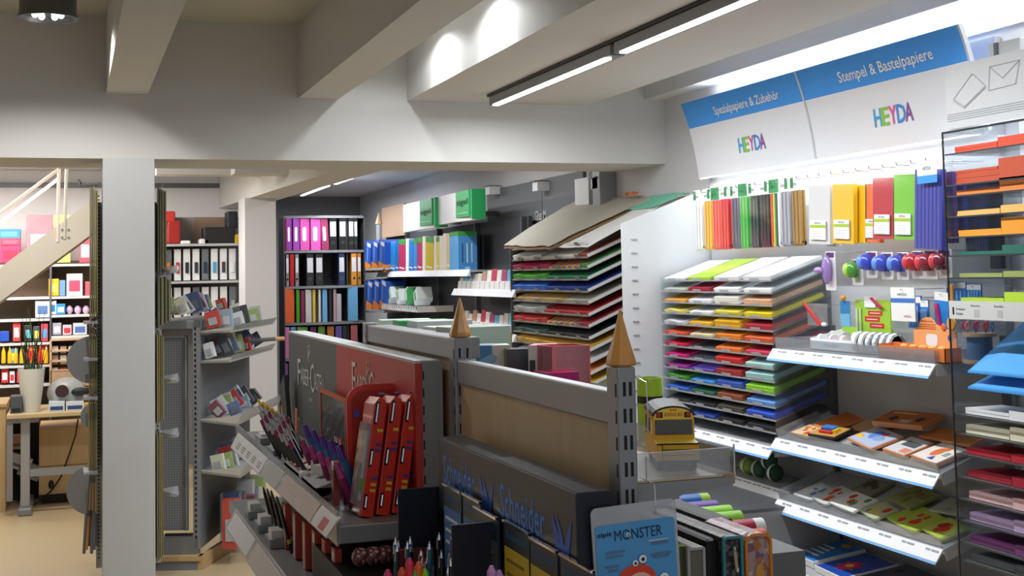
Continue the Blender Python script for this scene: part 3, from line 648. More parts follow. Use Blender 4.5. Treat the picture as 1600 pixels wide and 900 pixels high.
flat_pack(TS2, .80, .19, .20, .10, .008, mat('#C87838'), 'plain orange brown box behind the pad set', z=.02)
flat_pack(TS2, .94, .01, .19, .15, .014, mat('#ECE6DC'), 'white card set with orange fox and blue triangle', extra=lambda q, w_, d, z: (q.ball((w_*.45, d*.5, z), .028, mat('#E07838'), (1, 1.3, .12)), q.ball((w_*.55, d*.72, z), .016, mat('#E07838'), (1, 1.3, .12)), q.slab([(w_*.5, d*.12, z), (w_*.72, d*.12, z), (w_*.6, d*.3, z)], (0, 0, .001), mat('#3048A8')), q.box((w_*.7, d*.4, z), (w_*.85, d*.6, z+.001), mat('#90A8A8'))), rot=-9, z=.012, rim=mat('#D89070'))
flat_pack(TS2, .97, .17, .17, .10, .010, mat('#C07028'), 'small orange box under clear bag at shelf right end', z=.03)
for i, (x, y, w_, d, c, cs, lab, rt) in enumerate((
  (.05, .02, .16, .14, '#D0D4D6', ['#6088C0', '#E8E8E8'], 'white and blue sticker pack at far left', -10), (.20, .02, .15, .15, '#D8DCDC', ['#D84828', '#E87038'], 'white sticker pack with red figures', -12),
  (.36, .02, .20, .13, '#F0F0EC', ['#E8C830', '#D84030', '#3C9A50'], 'oval white and yellow sticker pack', -6), (.30, .17, .16, .14, '#8C8C74', ['#5A4A3C'], 'dark olive sticker pack at the back left', 5),
  (.56, .02, .15, .11, '#C0C8A0', ['#E8D030', '#3060B0', '#D83830'], 'small pack with yellow and blue beads', -14), (.58, .15, .20, .15, '#98A060', ['#8C7C3C'], 'dull green craft pack behind bead pack', -8),
  (.72, .02, .24, .15, '#B4C848', ['#E04028', '#D83020'], 'lime green pack with red flowers', -12), (.97, .02, .17, .12, '#B8CC50', ['#D83828', '#A83020'], 'lime green pack with red house near shelf end', -12),
  (.86, .18, .24, .12, '#C4C4B8', ['#A8A89C'], 'pale grey pack lying behind green packs', 5))):
    flat_pack(TS3, x, y, w_, d, .01, mat(c, .4), lab, name='sticker_pack', group='sticker packs on the lower tilted shelf', rot=rt, rim=mat(c, .4), extra=dots(cs, 7, .016, i), z=.004+.006*(i % 3))
TS4 = side(2.99, YB, .255) @ Rx(8)
for i, (x, y, c, lab) in enumerate(((.03, .05, '#2E86D8', 'bright blue activity book at bottom shelf, left'), (.30, .02, '#2450B0', 'blue activity book with red star burst'), (.55, .05, '#2A3A50', 'dark blue book at bottom shelf centre'), (.8, .05, '#4A4C50', 'grey book at bottom shelf, right end'))):
    def ex(q, w_, d, z, i=i):
        if i == 0:
            for k in range(4): q.box((w_*.12, d*(.2+.13*k), z), (w_*(.75-.06*k), d*(.26+.13*k), z+.001), WHITE)
            q.ball((w_*.6, d*.85, z), .02, mat('#E8B030'), (1.8, 1, .1))
        elif i == 1:
            pts = []
            for k in range(16): a = k*math.pi/8; r = .07 if k % 2 else .035; pts.append((w_*.5+r*math.cos(a), d*.4+r*math.sin(a), z))
            q.slab(pts, (0, 0, .0015), mat('#E03050')); q.ball((w_*.5, d*.4, z+.002), .02, mat('#F0D040'), (1, 1, .1))
        else: dots(['#A03020', '#404040'], 6, .02, i)(q, w_, d, z)
    flat_pack(TS4, x, y, .24, .26, .03-.004*i, mat(c, .35), lab, name='activity_book', group=None, rot=-4, rim=mat('#E8E8E8'), extra=ex, cat='book')

# --- yarn
for i, (u, v, c, nm) in enumerate(((1192, 716, '#3A6A48', 'dark green ball with white band, lower right'), (1201, 728, '#2E5C40', 'dark green ball, lowest one'), (1176, 722, '#4E7A58', 'mid green ball on the left'), (1160, 718, '#A8CC58', 'lime green ball at far left'))):
    p = P(u, v, 0, 3.17); z = .588 if v > 717 else .64
    t = thing('yarn_ball', nm+' on the yarn shelf', 'yarn', (3.2, p.y, z-.03), 'green yarn balls')
    q = M().ball((3.2, p.y, z), .041, mat(c, .9, noise=.35, scale=150), (1, 1.3, .95)); q.build('winding', t, smooth=True)
    q = M().cyl((3.2, p.y-.02, z), (3.2, p.y+.0, z), .042, WHITE if i < 2 else mat('#D8D8C0'), n=16, caps=False); q.build('paper_band', t)
for i, (u, v) in enumerate(((1102, 688), (1120, 690), (1112, 700))):
    p = P(u, v, 0, 3.2); q = M().ball((3.22, p.y, .59), .045, mat('#D8303C', .9, noise=.3, scale=120), (1, 1.2, 1))
    one(q, 'yarn_ball', 'red yarn ball under the tray unit, %s' % ('left of the pair behind bus', 'right of the pair behind bus', 'partly hidden front one')[i], 'yarn', 'red yarn balls', smooth=True)
t = thing('grey_counter', 'grey metal display counter below the yarn shelf', 'cabinet', (2.9, 5.3, 0))
M().box((2.74, 5.10, 0), (3.30, 5.18, .49), mat('#85878B', .5)).build('side_board', t); M().box((2.74, 5.10, .49), (3.30, 6.3, .505), DGREY).build('top_board', t)
M().box((2.75, 5.2, .05), (3.3, 6.3, .10), DGREY).build('shelf_board', t)

# ------------------------------------------------------------------ right acrylic envelope trays
tr = thing('envelope_tray_unit', 'clear acrylic tray tower with coloured envelopes at right edge', 'tray rack', (3.15, 3.5, .3))
gy = 3.865
q = M(); q.slab([(2.99, gy, .25), (3.33, gy, .25), (3.33, gy, 2.054), (2.99, gy, 2.054)], (0, .004, 0), clear('#E4E8EA', .1, .03)); q.box((2.988, gy-.001, .25), (2.992, gy+.005, 2.054), mat('#20262A', .2)); q.build('glass_side', tr)
q = M(); q.box((2.99, 2.7, 2.048), (3.33, gy, 2.054), clear('#C4CCD0', .3, .05)); q.box((2.986, 2.7, 2.046), (2.990, gy, 2.054), mat('#30363A', .2)); q.build('glass_top', tr)
env = [(235, '#E8502C', 'orange-red', .024), (278, '#C8502C', 'rust red', .05), (302, '#F08838', 'orange', .018), (334, '#F0BC68', 'pale apricot', .018), (365, '#F4A028', 'amber', .022), (396, '#1E6A58', 'dark green', .012), (430, '#9CA860', 'olive green', .014), (468, '#C0E03A', 'lime', .014),
       (640, '#F0F0F0', 'white', .022), (668, '#EDE6CC', 'cream', .030), (702, '#C01830', 'red', .018), (737, '#A81830', 'dark red', .022), (770, '#E8BCC0', 'pale pink', .024), (803, '#C0A4CC', 'lilac', .026), (838, '#7C3A78', 'plum', .022), (866, '#55585C', 'grey', .02)]
xe = 3.02
for i, (v, c, nm, th) in enumerate(env):
    p = P(1492+min(14, i), v, 0, xe); z = p.z-th*.5; yl = gy-.012; up_ = v < 500
    q = M(); q.box((2.995, 2.8, z-.005), (3.32, gy-.002, z-.002), clear('#DDE2E6', .15, .08)); q.box((2.993, 2.8, z-.006), (2.996, gy-.002, z-.001), mat('#3A4046', .3)); q.build('tray', tr)
    T = side(xe, yl-.01, z)
    paper_stack(T, .225, .16, th, c, '%s envelope stack lying flat in acrylic tower, %s from the top' % (nm, NTH[i]), 'flat envelope stacks', 'envelope_stack')
    T = side(xe-.004, yl-.245, z)
    h2 = th*(2.6 if i in (2, 4, 7, 5) else 1.5)
    q = M(T); n = 5
    for k in range(n): q.box((rnd.uniform(-.001, .001), .003*k, 0), (.30, .003*k+.0025, h2-rnd.uniform(0, .002)), mat(c, .6))
    q.box((0, .02, 0), (.30, .17, h2*.9), mat(c, .6))
    one(q, 'envelope_stack', '%s envelope block at frame edge in acrylic tower, %s from the top' % (nm, NTH[i]), 'paper', 'upright envelope blocks')
# label strip + blue sheets
t = thing('label_strip', 'pale grey printed label strip under the lime envelopes', 'label', (2.99, 3.5, 1.33))
za, zb = P(1490, 470, 0, 2.985).z, P(1490, 498, 0, 2.985).z; T = side(2.983, gy-.005, zb); 
M(T).box((0, 0, 0), (1.0, .004, za-zb), mat('#D4D6D4', .5)).build('strip', t)
q = M(T); q.box((.02, 0, .016), (.028, -.001, .042), BLACK); q.text('Briefpapier', BLACK, .04, .03, .05, .009, 0); q.text('Karten', BLACK, .04, .015, .035, .009, 0)
for x in (.12, .24): q.text('Bestellnr.', mat('#666666'), x, .045, .05, .007, 0); q.box((x+.015, 0, .01), (x+.04, -.0008, .036), mat('#BCBEBC'))
q.build('print', t)
for i, (v0, v1) in enumerate(((590, 555), (614, 580))):
    q = M(); a = P(1512, v1+22, 0, 2.98); b = P(1600, v1+22, 0, 2.99); z = a.z
    yl = a.y; n = 6; rr = []
    bk = P(1600, (505, 560)[i], 0, 3.3)
    fl = Vector((2.98, yl, z-.012)); fr = Vector((2.98, yl-.34, z-.012)); br = bk+Vector((0, -.34, .06))
    q.slab([fl, fr, br, bk], (0, 0, .006), mat('#3F9CE4', .5))
    q.slab([fl+Vector((.003, -.01, .007)), fr+Vector((.003, 0, .007)), br+Vector((0, 0, .012)), bk+Vector((0, -.03, .010))], (0, 0, .004), mat('#56ACF0', .5))
    one(q, 'paper_sheets', 'large sky blue paper sheets bulging out of tray, %s pile' % ('upper', 'lower')[i], 'paper', 'sky blue sheets')
t = thing('white_shelf_end', 'narrow light grey shelf end at lower right frame edge', 'panel', (2.9, 3.33, 0))
M().box((2.85, 3.28, 0), (2.9, 3.33, 1.02), LGREY).build('panel', t, bevel=.003)

# ------------------------------------------------------------------ sloped rack with big sheets
rk = thing('poster_paper_rack', 'tall metal rack of sloping trays with large coloured sheets', 'tray rack', (3.2, 8.0, .5))
RT2 = 22.8; XR = 3.0; Y0, Y1 = 8.74, 7.30
RZ = [P(922, v, 0, XR).z for v in (382, 401.7, 419.5, 437, 456, 475, 494, 512, 531, 549.5, 568, 586, 604)]
wR = Y0-Y1
for z in RZ:
    T = side(XR, Y0, z) @ Rx(RT2); q = M(T); q.box((0, 0, -.004), (wR, .40, -.001), mat('#C6C8CC', .35, .4)); q.box((wR-.003, 0, -.004), (wR, .40, .018), mat('#D8DADC', .4, .2)); q.box((0, 0, -.006), (wR, .003, .004), LGREY)
    for x in (.16, .5, .90, 1.25):
        q.slab([(x, -.002, -.004), (x+.085, -.002, -.004), (x+.07, -.012, .026), (x+.015, -.012, .026)], (0, -.003, 0), mat('#909296', .4, .4))
    q.build('tray', rk)
M().box((3.372, Y1, .2), (3.392, Y0, .7), DGREY).build('back_panel', rk)
q = M().slab([(2.99, Y0+.004, .5), (3.38, Y0+.004, .5), (3.38, Y0+.004, 1.9), (2.99, Y0+.004, 1.74)], (0, .01, 0), DGREY); q.build('side_panel', rk)
RB = stripes(['#C83030', '#E88020', '#F0D030', '#40A050', '#3070C0', '#7848A0'], .17, 1)
RAIN = stripes(['#D83A30', '#F09030', '#F4DC40', '#48A848', '#4090D0', '#E05070'], .10, 1)
rows = [[('#F2F2F0', .62, 1.40, 'white', .012)], [('#E4E2E0', .02, .60, 'pale grey', .02), ('#EFEDE8', .62, 1.26, 'white', .012), ('#A85A40', 1.27, 1.42, 'reddish brown', .02)], [('#B8305A', .02, .72, 'magenta', .02), (RAIN, .74, 1.28, 'rainbow striped', .015), ('#5A9A58', 1.29, 1.42, 'mossy green', .022)],
 [('#50A838', .02, .68, 'leaf green', .022), ('#1E7A54', .70, 1.41, 'deep green', .016)], [('#3070D0', .0, .66, 'blue', .030), ('#1C3C94', .68, 1.41, 'navy blue', .02)], [('#C0A468', .02, 1.0, 'kraft brown', .018), ('#B4B0A4', 1.02, 1.41, 'grey', .016)],
 [('#B8BCC0', .02, .62, 'silver grey', .022), ('#C02C34', .64, 1.41, 'red', .016)], [('#D04040', .02, .66, 'bright red', .02), (RAIN, .68, 1.2, 'multicoloured', .012), ('#A83038', 1.21, 1.41, 'dark red', .02)], [('#3C5850', .02, .66, 'dark green', .016), ('#2A2A2A', .68, 1.41, 'black', .016)],
 [('#D0A440', .02, 1.41, 'gold', .02)], [('#DADCE0', .02, 1.41, 'light grey', .01)], [('#E8904A', .02, 1.41, 'orange', .01)], [('#E8C020', .02, 1.41, 'yellow', .01)]]
for r, row in enumerate(rows):
    for (c, x0, x1, nm, th) in row:
        T = side(XR, Y0-x0, RZ[r]) @ Rx(RT2) @ Tr(0, .008, .0008)
        paper_stack(T, x1-x0, .36, th, c, 'large %s sheets in %s sloping tray from top%s' % (nm, NTH[r], '' if len(row) == 1 else ', left part' if x0 < .1 else ', right part' if x1 > 1.39 else ', middle part'), 'large sheets in the sloping rack', 'poster_paper_stack', wavy=.012 if (x0 < .1 and r not in (4, 5)) else 0)
# ragged cardboard on top
def ragged(pts, nu, nv, lift, mt, label, th=.004, seed=3, name='cardboard_sheet', amp=.006):
    r = random.Random(seed); A, B, C, D = [Vector(p) for p in pts]; vs_ = []
    for j in range(nv+1):
        for i in range(nu+1):
            a, b = i/nu, j/nv; p = A.lerp(B, a).lerp(D.lerp(C, a), b)
            if i in (0, nu) or j in (0, nv): p += Vector((0, r.uniform(-amp, amp)*1.5, r.uniform(-amp, amp)*.5))
            p.z += lift*math.sin(math.pi*b)*math.sin(math.pi*(a*.8+.1))+.003*math.sin(9*a+3*b); vs_.append(p)
    n = nu+1; top = [(j*n+i, j*n+i+1, (j+1)*n+i+1, (j+1)*n+i) for j in range(nv) for i in range(nu)]
    q = M(); k = len(vs_); allv = vs_+[v-Vector((0, 0, th)) for v in vs_]
    fs = top+[tuple(i+k for i in f[::-1]) for f in top]
    per = [i for i in range(n)]+[j*n+nu for j in range(1, nv+1)]+[nv*n+i for i in range(nu-1, -1, -1)]+[j*n for j in range(nv-1, 0, -1)]
    for a, b in zip(per, per[1:]+per[:1]): fs.append((a, a+k, b+k, b))
    q.add(allv, fs, mt); return one(q, name, label, 'paper', smooth=True)
A = P(787, 383, 0, 2.92); B = P(858, 384, 0, 2.95); C = P(1026, 306, 0, 3.38); D = P(905, 311, 0, 3.38)
CARD = mat('#B9B4A6', .8, noise=.06, scale=6)
ragged((A+Vector((0, 0, -.02)), B+Vector((0, -.02, -.02)), C+Vector((0, -.02, -.02)), D+Vector((0, 0, -.02))), 10, 10, .02, mat('#8A6A48', .8), 'brown kraft sheet edges showing beneath grey cardboard pile', .008, 5)
ragged((A, B, C, D), 10, 10, .028, CARD, 'big grey cardboard sheet with torn edges atop sloping rack', .005, 3)
A = P(853, 386, 0, 2.99); B = P(918, 386, 0, 2.99); C = P(1060, 305, 0, 3.39); D = P(1010, 312, 0, 3.39)
UPV = Vector((0, 0, .010))
ragged((A+UPV*.3, B+UPV*.3, C+UPV, D+UPV), 8, 8, .0, mat('#F3F3F2', .6), 'white poster board beside grey cardboard on rack top', .006, 9, 'poster_board', .002)
A = P(880, 381, 0, 3.02); B = P(900, 379, 0, 3.02); C = P(1075, 303, 0, 3.385); D = P(1020, 309, 0, 3.385)
ragged(tuple(p+Vector((0, 0, .014)) for p in (A.lerp(D, .7), B.lerp(C, .7), C, D)), 5, 5, .0, mat('#7ED0B4', .6), 'mint and yellow sheet corner by the partition top', .004, 11, 'poster_board', .002)
q = M(); p = P(985, 302, 0, 3.35); 
for k in range(3): q.slab([p+Vector((0, .08-.05*k, .0)), p+Vector((0, -.02-.05*k, -.012)), p+Vector((-.05, -.04-.05*k, -.02))], (0, 0, .012), mat(('#E88030', '#F0A040', '#E87838')[k], .6))
one(q, 'paper_scraps', 'orange paper scraps at back of rack top near wall', 'paper')

# ------------------------------------------------------------------ wall goods further back
t = thing('display_wall', 'dark grey wall header panels with pale lettering behind rack', 'sign', (3.35, 9.2, 1.5))
M().box((3.375, 9.10, .9), (3.395, 10.45, 2.275), mat('#6E7074', .6)).build('far_panel', t); M().box((3.375, 8.27, .9), (3.395, 9.09, 2.275), mat('#74767A', .6)).build('near_panel', t)
p = P(836, 345, 0, 3.373); q = M(side(3.373, p.y, p.z)); q.text('Glas M', mat('#D8D8DA'), 0, 0, .24, .075, 0); q.build('lettering', t)
t = thing('white_box_panel', 'narrow white panel with black edge beside dark wall panels', 'panel', (3.35, 8.1, 1.9))
M().box((3.31, 8.0, 1.96), (3.36, 8.265, 2.21), WHITE).build('panel', t); M().box((3.30, 7.93, 1.94), (3.36, 7.99, 2.24), BLACK).build('black_edge', t)
t = thing('steel_post', 'short grey steel post fixed to wall beneath the cross beam', 'post', (3.35, 7.8, 0))
M().box((3.28, 7.75, 1.95), (3.398, 7.88, 2.3), GREY).build('post', t, bevel=.004)
for i, (u, v) in enumerate(((765, 295), (840, 288), (933, 283))):
    p = P(u, v, 0, 3.3); q = M().box((3.28, p.y-.05, p.z-.05), (3.38, p.y+.06, p.z+.02), WHITE); q.box((3.26, p.y-.055, p.z+.02), (3.38, p.y+.065, p.z+.026), DGREY)
    one(q, 'wall_lamp', 'small white lamp arm above wall header, %s' % ('left of the three by green sign', 'middle of the three', 'right of the three by steel post')[i], 'lamp', 'lamp arms over the headers')
# green and white header boxes
for i, (u0, u1, lab) in enumerate(((630, 684, 'white and green box sign above folder packs, left one'), (684, 757, 'white and green box sign above folder packs, right one'))):
    t = thing('header_sign', lab, 'sign', (3.1, 10.5, 2.0), 'green and white box signs')
    ya = P(u0, 330, 0, 3.0).y; yb = P(u1-14 if i else u1, 330, 0, 3.0).y; z0, z1 = 1.985+.02*i-.01, 2.235
    rr = []; n = 8
    for k in range(n+1):
        f = k/n; y = ya+(yb-ya)*f; x = 3.0+.10*(1-math.sin(math.pi*(.5+.5*f)*1.0))*0-.02*math.sin(math.pi*f)
        rr.append([(x, y, z0), (x, y, z1), (3.06, y, z1), (3.06, y, z0)])
    M().rings(rr, WHITE).build('box', t)
    yg = ya+(yb-ya)*.58; wg = (ya-yb)*.33
    T = side(2.976, yg, z0+.03); M(T).box((0, 0, 0), (wg, .02, z1-z0-.03), mat('#1FA055', .5)).build('green_field', t)
    q = M(T); q.text('sigel', mat('#060606', .9), wg*.08, .085, wg*.84, .062, -.002, d=.002, bold=0); q.box((wg*.1, -.001, .03), (wg*.9, 0, .036), mat('#A8DCB8')); q.build('lettering', t)
    M().box((3.06, (ya+yb)/2-.02, z0+.05), (3.39, (ya+yb)/2+.02, z0+.09), DGREY).build('bracket', t)
    M().box((2.965, yb-(.03 if not i else .0), z0), (3.08, yb-(.0 if not i else .012)-.001, z1), mat('#22A45A', .5)).build('green_end', t)
t = thing('back_wall_display', 'dark slatted display wall behind office paper shelves', 'shelving', (3.3, 11.5, 0))
M().box((3.30, 9.2, .1), (3.33, 13.9, 2.0), mat('#45474B', .6)).build('back_panel', t)
for y in (9.25, 10.45, 11.65, 12.85): M().box((3.26, y, 0), (3.30, y+.04, 2.0), DGREY).build('upright', t)
def plain_shelf(label, xf, y0, y1, z, d, h=.05, mt=None, name='wall_shelf'):
    t = thing(name, label, 'shelf', (xf+d/2, (y0+y1)/2, z-.03)); T = side(xf, y0, z)
    M(T).box((0, 0, -.018), (y0-y1, d, 0), LGREY).build('board', t); 
    q = M(T); q.slab([(0, -.003, .004), (0, -.03, -h), (0, 0, -h)], (y0-y1, 0, 0), mt or mat('#E2E3E8', .5)); q.build('front_rail', t)
    return T
zb = 1.60; yL, yR = P(592, 425, 0, 3.0).y, P(735, 420, 0, 3.0).y
plain_shelf('white shelf of coloured folder packs below green and white signs', 3.0, yL, yR, zb, .3)
specs = [(8, '#3AA0E0', 'light blue'), (8, '#2E90D8', 'blue'), (5, '#2870B8', 'dark blue'), (11, '#C03060', 'magenta', 1), (5, '#F0F0EE', 'white'), (7, '#2E80D0', 'deep blue'), (6, '#3C8CD8', 'blue and green', 1), (8, '#C0306A', 'magenta and green', 1), (5, '#F0EEDC', 'ivory'), (13, '#D8C030', 'yellow', 1), (4, '#F2F0E4', 'thin ivory'), (5, '#E8D878', 'pale yellow', 1), (6, '#F0E8D0', 'cream'), (5, '#E8E4DC', 'off-white'), (5, '#DCC890', 'tan')]
uu = 602
for i, sp_ in enumerate(specs):
    du, c, nm = sp_[:3]; ya = P(uu, 425, 0, 3.01).y; yb = P(uu+du, 425, 0, 3.01).y; uu += du
    w_ = ya-yb; h = .30+rnd.uniform(-.015, .012); T = side(3.01, ya, zb+.006) @ Ry(4 if i < 11 else 1)
    q = M(T); q.box((0, 0, 0), (w_*.93, .20, h), mat(c, .35))
    if len(sp_) > 3: q.box((0, -.001, h*.86), (w_*.93, .201, h+.001), mat('#3A9A3C', .4))
    q.box((w_*.1, -.001, h*.1), (w_*.8, 0, h*.14), PAPER)
    one(q, 'folder_pack', 'upright %s folder pack, %s from left on shelf under green signs' % (nm, NTH[i]), 'folder', 'folder packs below the green signs')
t = thing('paper_ream', 'blue and green wrapped block of folders at shelf end', 'paper', (3.1, 9.7, zb)); ya = P(703, 425, 0, 3.0).y; w_ = .26
T = side(3.0, ya, zb+.001); M(T).box((0, 0, 0), (w_, .16, .315), mat('#5AACE8', .35)).build('wrap', t); M(T).box((-.001, -.001, .28), (w_+.001, .161, .317), mat('#3A9C40', .4)).build('green_cap', t)
M().box((3.0, ya-w_-.001, zb+.001), (3.16, ya-w_+.0, zb+.28), mat('#4C94D0', .4)).build('printed_side', t)
q = M(); yy = ya-w_-.002
for k in range(3): q.box((3.03+.04*k, yy, zb+.06), (3.04+.04*k, yy+.001, zb+.22), mat(('#2A4A80', '#D8E8F0', '#C8D8E4')[k]))
q.build('print', t)
# blue/orange lever folders in two rows
for r, (ub, vb, vt) in enumerate(((560, 420, 372), (562, 481, 436))):
    for k in range(4):
        a = P(ub+k*10.5, vb, 0, 2.95); b = P(ub+k*10.5+8.5, vb, 0, 2.95); h = .30
        t = thing('notebook_pack', 'blue and orange notebook pack, %s of four in %s row' % (NTH[k], ('upper', 'lower')[r]), 'notebook', (2.98, a.y, a.z), 'blue and orange notebook packs')
        T = side(2.95, a.y, a.z) @ Ry(9); w_ = a.y-b.y
        M(T).box((0, 0, 0), (w_, .2, h), mat('#2858B8', .4)).build('cover', t)
        q = M(T); q.box((-.001, -.002, .0), (w_+.001, .2, h*.26), mat('#F08A28', .4)); q.build('orange_base', t); q = M(T); q.box((w_*.3, -.002, h*.85), (w_*.95, 0, h*.98), mat('#D8D8DC')); q.box((w_*.3, -.002, h*.3), (w_*.5, 0, h*.8), mat('#5A90E0')); q.build('label', t)
    plain_shelf('thin black wire shelf under %s row of blue orange notebooks' % ('upper', 'lower')[r], 2.94, P(ub-2, vb, 0, 2.95).y, P(ub+43, vb, 0, 2.95).y, P(ub, vb, 0, 2.95).z-.002, .3, .02, DGREY, 'wire_shelf')
# stationery tray with small packs
zc = 1.235; ya, yb = P(600, 483, 0, 2.95).y, P(655, 487, 0, 2.95).y
t = thing('wire_tray', 'white slotted tray of small green and white packs', 'tray', (3.05, (ya+yb)/2, zc)); T = side(2.93, ya, zc)
q = M(T); w_ = ya-yb; q.box((0, 0, -.006), (w_, .34, 0), WHITE); 
for k in range(15): q.box((w_*k/15, -.004, -.004), (w_*k/15+w_*.04, 0, .05), WHITE)
q.box((0, -.004, .044), (w_, 0, .052), WHITE); q.box((w_-.004, 0, 0), (w_, .34, .05), WHITE); q.build('basket', t)
for k in range(7):
    q = M(T @ Tr(.08+k*w_*.125, .05+.04*(k % 2), .05) @ Ry(-28+6*(k % 3))); q.box((0, 0, 0), (w_*.10, .14, .12), mat(('#E8F0EC', '#48A860', '#EDEFF0')[k % 3], .4)); q.box((w_*.02, -.001, .03), (w_*.05, 0, .11), mat(('#3A9A50', '#F0F0F0', '#70A880')[k % 3]))
    one(q, 'stationery_pack', 'small %s pack leaning in white slotted tray, %s from left' % (('pale', 'green', 'white')[k % 3], NTH[k]), 'pack', 'small packs in the slotted tray')
# two card shelves
for r, (z, ua, ub) in enumerate(((1.445, 716, 806), (1.127, 722, 806))):
    ya, yb = P(ua-6, 452, 0, 3.0).y, P(ub, 452, 0, 3.0).y; T = plain_shelf('white shelf of small card packs, %s of two beside rack' % ('upper', 'lower')[r], 3.0, ya, yb, z, .3)
    n = 12
    for k in range(n):
        x = .03+k*(ya-yb-.1)/n; h = .125+rnd.uniform(-.01, .06)*(1 if k < 4 and r == 0 else .6); c = ('#C8C4BC', '#7AB8DC', '#88BCD8', '#D0C8C0', '#E0DCD8', '#C09880', '#F0F0F0', '#C83A5C', '#E8E4E0', '#B04070', '#58B0D8', '#D8D0CC')[(k+r*3) % 12]
        nm = ('light grey', 'sky blue', 'pale blue', 'stone grey', 'off-white', 'light brown', 'white', 'red', 'ivory', 'magenta', 'cyan', 'warm grey')[(k+r*3) % 12]
        t = thing('card_pack', '%s card pack, %s from left on %s card shelf' % (nm, NTH[k], ('upper', 'lower')[r]), 'card pack', tuple(T @ Vector((x, .05, 0))), 'card packs beside the rack')
        TT = T @ Tr(x, .02, .001) @ Rx(-6); ww = (ya-yb-.1)/n*.86
        M(TT).box((0, .012, 0), (ww, .03, h), mat(c, .4)).build('cards', t); M(TT).box((-.002, 0, 0), (ww+.002, .012, .065), mat('#ECECEE', .5)).build('white_holder', t)
# pencil figurine & board at far wall
t = thing('pencil_display', 'pale wooden pencil shaped post with cone tip at far wall', 'display', (2.9, 12.8, 1.3))
p = P(592, 350, 0, 3.05); M().cyl((3.05, p.y, 1.6), (3.05, p.y, p.z), .028, mat('#B8BABC', .4, .3), n=10).build('post', t); M().cyl((3.05, p.y, p.z), (3.05, p.y, p.z+.12), .04, wood('#D8B48C'), r2=.003, n=16).build('cone', t, smooth=True)
p = P(597, 372, 0, 3.25); q = M(side(3.25, p.y, p.z)); q.box((0, 0, 0), (1.0, .03, .33), mat('#DDB898', .6)); one(q, 'wooden_board', 'pale peach wooden board on wall left of green and white signs', 'board')
# ------------------------------------------------------------------ binder shelf
bs = thing('binder_shelf', 'dark shelf with curved boards full of ring binders', 'shelving', (2.35, 12.7, 0))
BX0, BX1, BY = 1.955, 2.735, 12.5
def curved_board(z):
    n = 12; pts = [(BX0+(BX1-BX0)*i/n, BY-.02-.07*math.sin(math.pi*i/n), z-.012) for i in range(n+1)]+[(BX1, BY+.3, z-.012), (BX0, BY+.3, z-.012)]
    return M().slab(pts, (0, 0, .024), mat('#9A9CA0', .4, .3))
BZ = [2.15, 1.812, 1.465, 1.112, .77, .42]
for z in BZ: curved_board(z).build('board', bs)
for x in (BX0-.012, P(540.7, 394, 1, BY).x, BX1): M().box((x, BY-.03, 0), (x+.010, BY+.3, 2.15), mat('#4C4E52', .5)).build('upright', bs)
M().box((BX0, BY+.29, 0), (BX1, BY+.31, 2.15), mat('#38383C', .6)).build('back_panel', bs)
def binder(x, w_, z, h, c, nm, lab=True, tall=False, lean=0, hole=True):
    t = thing('ring_binder', nm, 'binder', (x+w_/2, BY+.1, z), 'ring binders in the dark shelf')
    T = Tr(x, BY-.03-.04*math.sin(math.pi*(x-BX0)/(BX1-BX0)), z) @ Ry(lean); M(T).box((0, 0, 0), (w_, .27, h), mat(c, .35)).build('cover', t, bevel=.003)
    q = M(T)
    if lab == 'round': q.plate(w_*.42, h*.45, w_*.18, .002, PAPER, Tr(w_*.45, 0, h*.5))
    elif lab: q.box((w_*.1, -.002, h*.42), (w_*.9, 0, h*.88), mat('#DCDCE0', .5))
    if q.v: q.build('spine_label', t)
    if hole:
        q = M(T); q.lathe([(.011, 0), (.011, .002)], (w_/2, -.002, h*.22), BLACK, n=12, axis='Y'); q.lathe([(.014, 0), (.014, .0012)], (w_/2, -.0012, h*.22), CHROME, n=12, axis='Y'); q.build('finger_hole', t)
top = [(440, 447, '#8A1C20', 'dark red', 0), (447, 456, '#9A3AA8', 'purple', 'round'), (457, 468, '#A445B4', 'second purple', 'round'), (468, 483, '#E858B8', 'pink', 'round'), (484, 500, '#F060C0', 'bright pink', 'round'), (501, 513, '#A83A68', 'raspberry', 'round'), (513, 525, '#1E1E20', 'black', 1), (528, 540, '#202022', 'second black', 1), (543, 552, '#222224', 'third black', 1), (552, 558, '#262628', 'fourth black', 1)]
def bx(u): return P(u, 394, 1, BY).x
for i, (u0, u1, c, n_, l) in enumerate(top): binder(max(BX0+.002, bx(u0)), bx(u1)-bx(u0)-.004, BZ[1]+.013, .315, c, '%s ring binder on top board of dark shelf' % n_, l, lean=-2.5 if i == 5 else 0, hole=l == 1)
for i, (u0, u1, c, n_, l) in enumerate(((446, 451, '#8C8C8C', 'grey spined', 1), (452, 459, '#C01C24', 'red', 0), (460, 466, '#8A8C90', 'narrow grey', 1), (477, 489, '#2A2A2C', 'black with white label', 1), (491, 503, '#2C2C2E', 'black with white label and metal ring', 1), (527, 537, '#2A3C60', 'dark blue', 1), (547, 556, '#D89030', 'ochre', 1), (557, 563, '#B87A28', 'dark ochre', 1))):
    binder(bx(u0), bx(u1)-bx(u0)-.004, BZ[2]+.013, .31, c, '%s ring binder on second board of dark shelf' % n_, l, hole=i not in (1,))
